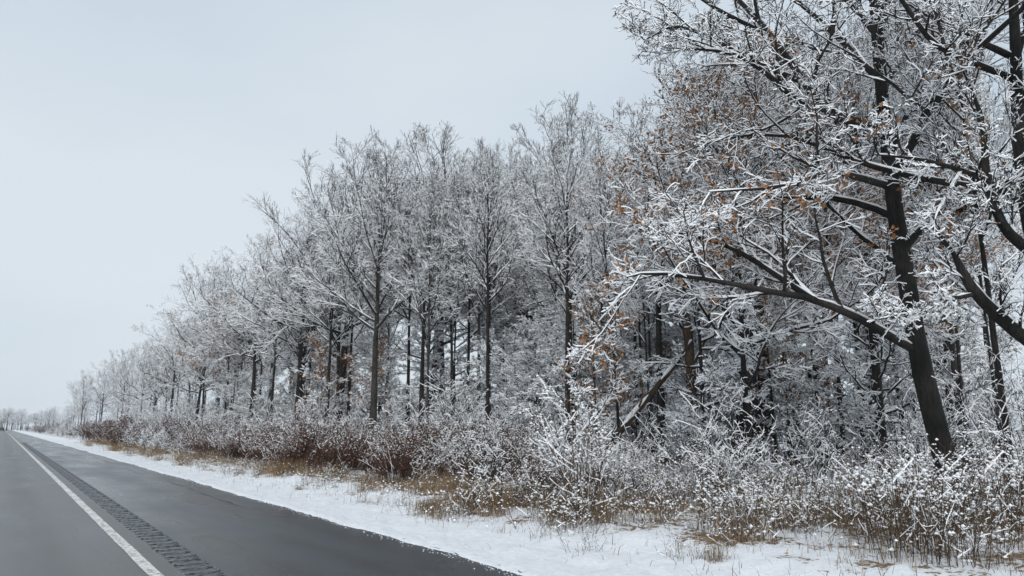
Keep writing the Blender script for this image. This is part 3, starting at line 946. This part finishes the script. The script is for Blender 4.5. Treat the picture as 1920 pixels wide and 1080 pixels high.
fill(9, (600, 1120), (14.6, 17.5), ['bole_a', 'bole_a', 'pole_b'], (12, 16), 'clear dark trunk in the front row between the fan crown and the leaning log', 'front row trunks', 112, mind=1.6, thin=0.95)
fill(12, (300, 600), (14.8, 18), ['bole_a', 'tall_a'], (12, 16), 'clear dark trunk along the front of the far wood edge', 'far front row trunks', 113, mind=2.0, thin=0.95)
fill(12, (640, 1120), (18.5, 30), ['oak_a', 'tall_a', 'tall_b', 'bole_a', 'bole_a', 'bole_a', 'pole_a'], (13, 17), 'snowy tree standing deep in the middle of the wood behind the front trunks', 'trees deep in the middle wood', 102, mind=2.0)
fill(26, (230, 640), (16.5, 30), ['oak_a', 'oak_b', 'tall_a', 'tall_b', 'bole_a'], (13, 17), 'snowy tree in the far wood edge left of the fan crown', 'trees of the far wood edge', 103, mind=2.6)
fill(44, (560, 1330), (17.0, 30), ['beech_a', 'beech_a', 'sapling'], (4.0, 9.0), 'white layered understory tree between the trunks of the wood', 'understory trees', 104, mind=1.4)
fill(30, (1150, 1900), (21, 33), ['beech_a', 'sapling'], (3.4, 8.0), 'white layered understory tree deep in the wood beyond the big black oak', 'understory trees beyond the big oak', 114, mind=1.5)
fill(56, (200, 640), (14.5, 28), ['sapling', 'beech_a', 'sapling'], (3.3, 7.0), 'snowy sapling filling the shade of the far wood edge', 'saplings of the far wood edge', 115, mind=1.3)
fill(14, (330, 1330), (18, 27), ['sapling'], (3.4, 5.2), 'snow-laden sapling at the foot of the wood', 'saplings at the wood edge', 105, mind=1.2)
fill(8, (1000, 1640), (18, 25), ['leaf_sapling'], (3.5, 6.0), 'small tree with brown leaves among the trunks of the near wood', 'brown-leaved saplings', 106, mind=2)
fill(8, (380, 720), (16, 22), ['leaf_sapling'], (4.5, 7.0), 'small tree with brown leaves in the far wood edge', 'brown-leaved far saplings', 107, mind=2)
fill(22, (120, 240), (18, 42), ['oak_b', 'tall_b', 'oak_a'], (10, 15), 'hazy tree behind the end of the wood', 'trees behind the end of the wood', 108, mind=3)
fill(26, (12, 130), (30, 90), ['oak_b', 'tall_b', 'oak_a'], (8, 14), 'hazy blue-grey tree on the distant skyline beside the vanishing road', 'distant skyline trees', 109, mind=4)
rf_ = random.Random(12)
for k in range(60):
    plant(rf_.choice(['oak_a', 'oak_b', 'tall_b']), rf_.uniform(-20, 105), rf_.uniform(380, 720), H=rf_.uniform(8.5, 13.5), wide=1.5, rz=rf_.random() * 6.28, label='small blue-grey tree on the low horizon where the road ends', group='horizon trees')
for k_, (o_, h_) in PROTO.items():
    if not COUNT.get(k_): print('unused', k_)
print('TRIS trees', TRIS[0], COUNT)

# ------------------------------------------------------------------ brush along the foot of the wood
def build_shrub(name, seed, H, stems, spread, twig, snow, clumps, k=(5, 4), out=22, wob=0.10, up=0.05, clump_r=(0.012, 0.036), top=0.35, leaf=0, leafmat=None, leaf_size=0.06, r0=0.008, bare=0.4):
    rng = np.random.default_rng(seed)
    a = rng.random(stems) * 6.283
    rad = np.sqrt(rng.random(stems)) * spread
    p = np.stack([rad * np.cos(a), rad * np.sin(a), np.full(stems, -0.08)], -1)
    tilt = np.radians(np.abs(rng.normal(0, out, stems)))
    az = a + rng.normal(0, 0.7, stems)
    d = np.stack([np.sin(tilt) * np.cos(az), np.sin(tilt) * np.sin(az), np.cos(tilt)], -1)
    L = H * rng.uniform(0.6, 1.08, stems)
    P1, R1 = grow(p, d, L, np.full(stems, r0), np.full(stems, 0.003), 7, wob, up, rng)
    g = Geo()
    twig_tubes(g, P1, R1, rng, snow * 0.4, 3, 0, 1, 0.93)
    pp, dd, L2, r2 = spawn(P1, R1, L, k[0], 0.25, 1.0, 42, 14, 0.42, 0.2, rng, rmin=0.0028)
    P2, R2 = grow(pp, dd, L2, r2, np.full(len(pp), 0.0022), 4, wob * 1.2, up, rng)
    twig_tubes(g, P2, R2, rng, snow, 3, 0, 1, bare, 0.6)
    pp, dd, L3, r3 = spawn(P2, R2, L2, k[1], 0.15, 1.0, 45, 15, 0.5, 0.2, rng, rmin=0.0024)
    P3, R3 = grow(pp, dd, L3, r3, np.full(len(pp), 0.002), 3, wob * 2.0, up, rng)
    twig_tubes(g, P3, R3, rng, snow * 0.9, 3, 0, 1, bare, 0.7)
    root = link(name, None, None, (0, 0, -500))
    tag(link('branchwork', g.mesh('branchwork', [twig, M_SNOW]), root), kind='stuff')
    if clumps:
        c = np.concatenate([P3.reshape(-1, 3), P2[:, 1:].reshape(-1, 3)])
        c = c[c[:, 2] > H * top]
        c = c[rng.integers(0, len(c), clumps)]
        c[:, 2] += 0.008
        V, F = blobs(c, rng.uniform(*clump_r, clumps) * rng.uniform(0.7, 1.3, clumps), rng)
        tag(link('snow_load', mesh_from('snow_load', V, F, None, [M_SNOW], True), root), kind='stuff')
    if leaf:
        c = P3.reshape(-1, 3)
        c = c[rng.integers(0, len(c), leaf)] + rng.normal(0, 0.05, (leaf, 3))
        tag(link('dead_foliage', leaf_mesh('dead_foliage', c, leaf_size, rng, leafmat), root), kind='stuff')
    return root

def build_tussock(name, seed, H, blades, spread, mat, clumps=0):
    rng = np.random.default_rng(seed)
    V, F = blade_geo(np.stack([rng.normal(0, spread, blades), rng.normal(0, spread, blades), np.full(blades, -0.03)], -1), H * rng.uniform(0.4, 1.1, blades), rng, 0.75, 0.0035)
    root = link(name, None, None, (0, 0, -500))
    tag(link('blade_tuft', mesh_from('blade_tuft', V, F, None, [mat]), root), kind='stuff')
    if clumps:
        c = np.stack([rng.normal(0, spread * 1.5, clumps), rng.normal(0, spread * 1.5, clumps), H * rng.uniform(0.15, 0.6, clumps)], -1)
        V, F = blobs(c, rng.uniform(0.010, 0.03, clumps), rng)
        tag(link('snow_load', mesh_from('snow_load', V, F, None, [M_SNOW], True), root), kind='stuff')
    return root

def blade_geo(base, h, rng, bend, width):
    """bent grass blades: two quads each"""
    B = len(base)
    az = rng.random(B) * 6.283
    lean = np.abs(rng.normal(0, bend, B))
    dx, dy = np.cos(az) * lean, np.sin(az) * lean
    wx, wy = -np.sin(az + rng.normal(0, .6, B)) * width, np.cos(az) * width
    w = np.stack([wx, wy, 0 * wx], -1)
    mid = base + np.stack([dx * h * 0.35, dy * h * 0.35, h * 0.6], -1)
    tip = base + np.stack([dx * h * 1.0, dy * h * 1.0, h * np.clip(1.0 - 0.35 * lean, 0.35, 1)], -1)
    V = np.stack([base - w, base + w, mid - w * 0.8, mid + w * 0.8, tip - w * 0.25, tip + w * 0.25], 1).reshape(-1, 3)
    o = np.arange(B)[:, None] * 6
    F = np.concatenate([o + np.array([[0, 1, 3, 2]]), o + np.array([[2, 3, 5, 4]])])
    return V, F

SH = {
    'snowy_a': build_shrub('snowy_shrub', 201, 1.6, 17, 0.40, M_TWIG, 0.008, 640, (6, 4), 15, clump_r=(0.006, 0.025), bare=0.6, wob=0.13, top=0.45),
    'snowy_b': build_shrub('snowy_shrub', 202, 1.7, 19, 0.50, M_TWIGW, 0.008, 640, (6, 4), 18, clump_r=(0.006, 0.025), bare=0.6, wob=0.13, top=0.45),
    'russet_a': build_shrub('russet_shrub', 203, 1.6, 46, 0.60, M_TWIGR, 0.006, 280, (6, 5), 24, leaf=1000, leafmat=M_RUST, leaf_size=0.055, bare=0.96, clump_r=(0.009, 0.030), wob=0.13, top=0.5),
    'russet_b': build_shrub('russet_shrub', 204, 1.4, 42, 0.55, M_TWIGR, 0.006, 320, (6, 5), 20, leaf=800, leafmat=M_RUST, leaf_size=0.055, bare=0.96, clump_r=(0.009, 0.030), wob=0.13, top=0.5),
    'grey_a': build_shrub('grey_shrub', 205, 2.2, 14, 0.45, M_TWIG, 0.009, 200, (7, 5), 20, bare=0.5, clump_r=(0.006, 0.02), wob=0.14),
    'grey_b': build_shrub('grey_shrub', 206, 1.7, 16, 0.55, M_TWIG, 0.009, 220, (7, 5), 26, bare=0.5, clump_r=(0.006, 0.022), wob=0.14),
    'weed_a': build_shrub('weed_clump', 207, 1.3, 22, 0.45, M_TWIGW, 0.007, 130, (4, 2), 9, 0.06, 0.03, top=0.6, r0=0.005, bare=0.8),
    'weed_b': build_shrub('weed_clump', 208, 0.95, 11, 0.45, M_TWIGW, 0.007, 60, (4, 2), 20, 0.10, 0.02, top=0.4, r0=0.0045, bare=0.8),
}
TU = {'tuft_a': build_tussock('grass_tussock', 301, 0.55, 170, 0.16, M_GRASS, 10), 'tuft_b': build_tussock('grass_tussock', 302, 0.42, 150, 0.22, M_GRASS, 20)}
ALLP = {**SH, **TU}
USED = {}
def set_out(key, X, Y, s, rz, label, group, cat, sz=None):
    src = ALLP[key]
    USED[key] = USED.get(key, 0) + 1
    o = src if USED[key] == 1 else copy_tree(src)
    o.location = (X, Y, float(ground_z(X)) + 0.02)
    o.rotation_euler = (0, 0, rz)
    o.scale = (s, s, sz or s)
    tag(o, label, cat, group)
    return o

def front_x(Y):
    """where the brush begins, along the verge"""
    return float(np.interp(Y, [2, 6, 9, 11.5, 16, 22, 35, 52, 90, 200], [12.4, 11.6, 10.7, 8.9, 8.8, 8.7, 8.3, 7.9, 8.4, 9.0]) + 0.35 * math.sin(Y * 0.9) + 0.25 * math.sin(Y * 2.3 + 1))

def col_of(X, Y):
    """photograph column of a ground point"""
    f = X * math.sin(YAW) + Y * math.cos(YAW)
    r = X * math.cos(YAW) - Y * math.sin(YAW)
    return 960 + r / max(f, 0.1) / math.cos(PITCH) * FPX

rb = random.Random(31)
def brush(n, yr, depth, pick, seed, sc=(0.8, 1.2), mind=0.55, power=1.0, off=0.0):
    r = random.Random(seed); done = []
    t = 0
    while len(done) < n and t < n * 60:
        t += 1
        Y = yr[0] + (yr[1] - yr[0]) * r.random() ** power
        X = front_x(Y) + off + r.random() * depth
        px = col_of(X, Y)
        if px < 15 or px > 1990: continue
        m = mind * max(1.0, Y / 45)
        if any((X - a) ** 2 + (Y - b) ** 2 < m * m for a, b in done): continue
        done.append((X, Y))
        key, label, group, cat = pick(px, X - front_x(Y), r)
        s = r.uniform(*sc) * (0.62 if px > 1340 and X - front_x(Y) < 2.2 else 0.72 if 1000 < px <= 1340 else 1.0) * max(1.0, min(1.25, Y / 60))
        set_out(key, X, Y, s, r.random() * 6.283, label, group, cat, s * r.uniform(0.85, 1.15))

def pick_front(px, dx, r):
    if px < 330:
        return r.choice([('russet_a', 'far russet shrub beside the vanishing road', 'far russet shrubs', 'shrub')] * 2 + [('grey_b', 'far grey snowy shrub beside the vanishing road', 'far grey shrubs', 'shrub')] * 3)
    if px < 960 + r.gauss(0, 90):
        return r.choice([('russet_a', 'reddish-brown snow-flecked shrub of the brush left of the snow-clumped shrubs', 'russet shrubs', 'shrub'), ('russet_b', 'reddish-brown snow-flecked shrub of the brush left of the snow-clumped shrubs', 'russet shrubs', 'shrub'),
                         ('snowy_b', 'snow-clumped shrub among the reddish-brown brush', 'snowy shrubs in the russet brush', 'shrub')])
    if px < 1340:
        return r.choice([('snowy_a', 'upright shrub topped with fluffy snow clumps in the middle of the brush', 'snow-clumped shrubs of the middle brush', 'shrub'),
                         ('snowy_b', 'upright shrub topped with fluffy snow clumps in the middle of the brush', 'snow-clumped shrubs of the middle brush', 'shrub'),
                         ('weed_a', 'brown upright weed stalks at the front of the middle brush', 'weeds of the middle brush', 'weeds')])
    return r.choice([('weed_a', 'thin brown weed stalks poking from snow near the big black oak', 'weeds by the big oak', 'weeds'), ('snowy_a', 'snow-clumped shrub in front of the big black oak', 'shrubs by the big oak', 'shrub'), ('grey_b', 'grey twiggy snowy bush in front of the big black oak', 'grey bushes by the big oak', 'shrub'),
                     ('weed_a', 'thin brown weed stalks poking from snow near the big black oak', 'weeds by the big oak', 'weeds'), ('grey_a', 'grey twiggy snowy bush in front of the big black oak', 'grey bushes by the big oak', 'shrub')])
def pick_back(px, dx, r):
    if px < 640:
        return r.choice([('grey_a', 'grey snowy thicket shrub behind the russet brush', 'thicket shrubs behind the russet brush', 'shrub'), ('russet_b', 'brown shrub half hidden behind the russet brush', 'brown shrubs behind the russet brush', 'shrub')])
    return r.choice([('grey_a', 'grey snow-dusted thicket shrub around the feet of the trunks', 'thicket shrubs under the trunks', 'shrub'), ('grey_b', 'grey snow-dusted thicket shrub around the feet of the trunks', 'thicket shrubs under the trunks', 'shrub')])
brush(124, (4, 44), 3.4, pick_front, 401, (0.55, 1.1), 0.5, 0.9)
brush(62, (6, 50), 4.6, pick_back, 402, (0.55, 1.05), 0.8, 0.8, off=3.2)
brush(66, (8, 44), 14.0, lambda px, dx, r: (r.choice(['grey_a', 'grey_b']), 'snow-dusted thicket shrub deep among the trunks of the near wood', 'thicket deep in the near wood', 'shrub'), 406, (0.9, 1.6), 1.0, 1.0, off=6.0)
brush(56, (40, 120), 12.0, lambda px, dx, r: (r.choice(['grey_a', 'grey_b', 'grey_a']), 'snow-dusted thicket shrub deep among the trunks of the far wood', 'thicket deep in the far wood', 'shrub'), 407, (1.1, 1.9), 0.9, 1.0, off=5.5)
brush(50, (44, 110), 4.5, pick_front, 403, (0.75, 1.2), 0.75)
brush(36, (50, 110), 5.0, pick_back, 404, (0.95, 1.3), 0.9, off=3.5)
brush(60, (110, 420), 7.0, pick_front, 405, (0.9, 1.35), 0.7)

r_w = random.Random(71)
for k in range(105):
    Y = r_w.uniform(2.6, 12.5)
    X = r_w.uniform(max(6.8, 10.5 - Y * 0.40), 13.2)
    if col_of(X, Y) > 1980: continue
    set_out(r_w.choice(['weed_b', 'weed_b', 'weed_a']), X, Y, r_w.uniform(0.45, 0.95), r_w.random() * 6.28, 'thin brown weed stalks straggling over the snow at the near end of the verge', 'straggling near weeds', 'weeds')

# the rust-leaved bush in front of the far wood edge and the bare many-stemmed clump at the front
bx, by = spot(262, 92)
rust = build_shrub('rust_leaved_bush', 220, 2.6, 30, 0.7, M_TWIGR, 0.012, 60, (6, 5), 30, leaf=3600, leafmat=M_RUST, leaf_size=0.16)
rust.location = (bx - 1.5, by, float(ground_z(bx)))
tag(rust, 'round rust-brown leafy bush in front of the far wood edge', 'bush')
stem = build_shrub('many_stemmed_shrub', 221, 2.1, 16, 0.14, M_TWIGW, 0.009, 600, (6, 4), 16, 0.10, 0.04, top=0.45, r0=0.010, bare=0.6)
q = at(1092, 965, 12.6)
stem.location = (q[0], q[1], float(ground_z(q[0])))
tag(stem, 'many-stemmed brown shrub fanning up at the very front of the middle brush', 'shrub')

# tan grass tussocks where the verge meets the brush
r_t = random.Random(55)
for k in range(190):
    Y = 7 + 75 * r_t.random() ** 1.7
    X = front_x(Y) - 0.6 + r_t.gauss(0, 0.7)
    if Y < 10: X = r_t.uniform(7.5, 11.5)
    if math.sin(Y * 0.55) + r_t.gauss(0, 0.6) < -0.3: continue
    far = 'far' if Y > 30 else 'near'
    set_out(r_t.choice(['tuft_a', 'tuft_b']), X, Y, r_t.uniform(0.6, 1.25) * max(1, Y / 50), r_t.random() * 6.28,
            'tan dry grass tussock in the snow at the foot of the %s brush' % ('russet' if far == 'far' else 'near'), 'grass tussocks by the %s brush' % far, 'grass')

for k in range(70):
    Y = 6 + 34 * r_t.random() ** 1.4
    X = r_t.uniform(6.1, front_x(Y) - 0.4)
    set_out('weed_b', X, Y, r_t.uniform(0.22, 0.6), r_t.random() * 6.28, 'low brown weed sprig poking out of the snowy verge in front of the brush', 'weed sprigs on the verge', 'weeds')
for k in range(60):
    Y = 6 + 44 * r_t.random() ** 1.5
    X = r_t.uniform(6.3, front_x(Y) - 0.3)
    set_out(r_t.choice(['tuft_a', 'tuft_b']), X, Y, r_t.uniform(0.25, 0.6), r_t.random() * 6.28, 'small flattened tan grass tuft on the open snowy verge', 'grass tufts on the open verge', 'grass')

# loose dry grass and stalks through the snow
rng = np.random.default_rng(61)
N = 140000
Y = 3 + 92 * rng.random(N) ** 1.8
fx = np.interp(Y, [2, 6, 9, 11.5, 16, 22, 35, 52, 90, 200], [12.4, 11.6, 10.7, 8.9, 8.8, 8.7, 8.3, 7.9, 8.4, 9.0])
X = fx - 0.8 + rng.normal(0, 1.2, N)
X = np.where(rng.random(N) < 0.45, 5.9 + (fx - 5.4) * np.sqrt(rng.random(N)), X)
den = fbm(X, Y, 62, 2.6, 4) + 0.55 * np.exp(-((X - fx + 0.2) / 0.7) ** 2) - 0.15 * (X < fx - 1.2) + rng.normal(0, .5, N)
keep = (den > 0.40) & (X > 5.5) & (X < 13.5)
X, Y = X[keep], Y[keep]
base = np.stack([X, Y, ground_z(X) + 0.02], -1)
V, F = blade_geo(base, rng.uniform(0.05, 0.30, len(X)) * np.clip((X - 5.0) / 3.0, 0.4, 1.1) * np.clip(Y / 50, 1, 1.6), rng, 1.0, 0.0026)
tag(link('dry_grass', mesh_from('dry_grass', V, F, None, [M_GRASS])), 'tan dry grass poking through the snow along the brush', 'grass', kind='stuff')
N = 5200
Y = 3 + 60 * rng.random(N) ** 1.8
X = 5.15 + 4.2 * rng.random(N) ** 0.7
keep = fbm(X, Y, 63, 1.4, 3) > 0.15
X, Y = X[keep], Y[keep]
base = np.stack([X, Y, ground_z(X) + 0.04], -1)
V, F = blade_geo(base, rng.uniform(0.06, 0.24, len(X)), rng, 0.9, 0.0032)
tag(link('verge_stalks', mesh_from('verge_stalks', V, F, None, [M_TWIGW])), 'sparse thin brown stalks sticking out of the snowy verge', 'stalks', kind='stuff')
# snow caught on the low vegetation
N = 5200
Y = 4 + 50 * rng.random(N) ** 1.7
X = np.interp(Y, [2, 6, 9, 11.5, 16, 22, 35, 52, 90, 200], [12.4, 11.6, 10.7, 8.9, 8.8, 8.7, 8.3, 7.9, 8.4, 9.0]) - 0.6 + rng.normal(0, 1.0, N)
keep = (fbm(X, Y, 64, 1.7, 4) > -0.1) & (X > 6)
X, Y = X[keep], Y[keep]
zz = ground_z(X) + rng.uniform(0.05, 0.18, len(X))
rr = rng.uniform(0.012, 0.045, len(X))
Ye = 4 + 45 * rng.random(1400) ** 1.6
Xe = EDGE_X - np.abs(rng.normal(0, 0.10, 1400)) + 0.06
X, Y = np.concatenate([X, Xe]), np.concatenate([Y, Ye])
zz = np.concatenate([zz, np.full(1400, 0.004)]); rr = np.concatenate([rr, rng.uniform(0.003, 0.014, 1400)])
V, F = blobs(np.stack([X, Y, zz], -1), rr, rng, 0.6)
tag(link('snow_crumbs', mesh_from('snow_crumbs', V, F, None, [M_SNOW], True)), 'small lumps of snow caught on the low dry plants', 'snow', kind='stuff')

# ------------------------------------------------------------------ a vehicle far down the road
def far_car():
    m, nd, lk, b = new_mat('car_paint')
    b.inputs['Base Color'].default_value = (0.012, 0.013, 0.016, 1); b.inputs['Roughness'].default_value = 0.3
    n_ = noise(nd, lk, 3.0); lk.new(ramp(nd, lk, n_.outputs['Fac'], 0.3, (0.010, 0.011, 0.013), 0.7, (0.03, 0.03, 0.032)).outputs[0], b.inputs['Base Color'])
    mg = mat_plain('car_glass', (0.02, 0.025, 0.03), (0.03, 0.035, 0.04), 2, 0.1)
    mt = mat_plain('tyre', (0.01, 0.01, 0.01), (0.02, 0.02, 0.02), 5, 0.9)
    mr = mat_plain('tail_light', (0.25, 0.01, 0.01), (0.4, 0.02, 0.02), 5, 0.3)
    root = link('car', None, None, (-0.2, 392, 0))
    tag(root, 'dark car far down the road at the vanishing point', 'car')
    prof = [(-2.2, .35), (-2.25, .95), (-1.9, 1.05), (1.0, 1.0), (2.1, .85), (2.2, .4)]
    def ext(name, pr, hw, hw_top, mat):
        zs = [z for _, z in pr]; z0, z1 = min(zs), max(zs)
        V = [(-(hw + (hw_top - hw) * (z - z0) / (z1 - z0)), y, z) for y, z in pr] + [((hw + (hw_top - hw) * (z - z0) / (z1 - z0)), y, z) for y, z in pr]
        k = len(pr)
        me = bpy.data.meshes.new(name)
        me.from_pydata(V, [], [tuple(range(k)), tuple(range(2 * k - 1, k - 1, -1))] + [(i, i + k, (i + 1) % k + k, (i + 1) % k) for i in range(k)])
        me.materials.append(mat)
        return link(name, me, root)
    ext('body', prof, 0.92, 0.88, m)
    ext('cabin', [(-2.05, 1.04), (-1.7, 1.62), (0.1, 1.64), (0.95, 1.0)], 0.84, 0.66, mg)
    ext('roof', [(-1.68, 1.63), (-1.6, 1.69), (0.0, 1.69), (0.08, 1.63)], 0.66, 0.6, m)
    a = np.linspace(0, 2 * np.pi, 15)[:-1]
    for sx in (-1, 1):
        for yy in (-1.4, 1.35):
            V = np.concatenate([np.stack([np.full(14, sx * 0.93), np.cos(a) * .34, np.sin(a) * .34], -1), np.stack([np.full(14, sx * 0.70), np.cos(a) * .34, np.sin(a) * .34], -1)])
            me = bpy.data.meshes.new('wheel')
            me.from_pydata(V.tolist(), [], [tuple(range(14)), tuple(range(27, 13, -1))] + [(i, i + 14, (i + 1) % 14 + 14, (i + 1) % 14) for i in range(14)])
            me.materials.append(mt)
            link('wheel', me, root, (0, yy, 0.34))
        me = bpy.data.meshes.new('tail_light')
        me.from_pydata([(sx * .6, -2.27, .78), (sx * .86, -2.27, .78), (sx * .86, -2.27, .95), (sx * .6, -2.27, .95), (sx * .6, -2.2, .78), (sx * .86, -2.2, .78), (sx * .86, -2.2, .95), (sx * .6, -2.2, .95)], [],
                       [(0, 1, 2, 3), (0, 4, 5, 1), (1, 5, 6, 2), (2, 6, 7, 3), (3, 7, 4, 0), (4, 7, 6, 5)])
        me.materials.append(mr)
        link('tail_light', me, root)
far_car()

# ------------------------------------------------------------------ winter haze
me = bpy.data.meshes.new('haze')
x0, x1, y0, y1, z0, z1 = -1450, 1450, -550, 2050, -1.6, 26.0
me.from_pydata([(x0, y0, z0), (x1, y0, z0), (x1, y1, z0), (x0, y1, z0), (x0, y0, z1), (x1, y0, z1), (x1, y1, z1), (x0, y1, z1)], [],
               [(3, 2, 1, 0), (4, 5, 6, 7), (0, 1, 5, 4), (1, 2, 6, 5), (2, 3, 7, 6), (3, 0, 4, 7)])
hm = bpy.data.materials.new('haze')
hm.use_nodes = True
hn = hm.node_tree.nodes
hn.remove(hn['Principled BSDF'])
pv = hn.new('ShaderNodeVolumePrincipled')
pv.inputs['Color'].default_value = (0.90, 0.94, 0.98, 1)
pv.inputs['Density'].default_value = 0.00035
pv.inputs['Anisotropy'].default_value = 0.2
hm.node_tree.links.new(pv.outputs[0], hn['Material Output'].inputs['Volume'])
me.materials.append(hm)
tag(link('haze', me), 'pale winter haze over the road and wood', 'haze', kind='stuff')
for d_ in (ALLP,):
    for k_ in d_:
        if not USED.get(k_): print('unused', k_)
print('TRIS all', TRIS[0], USED)
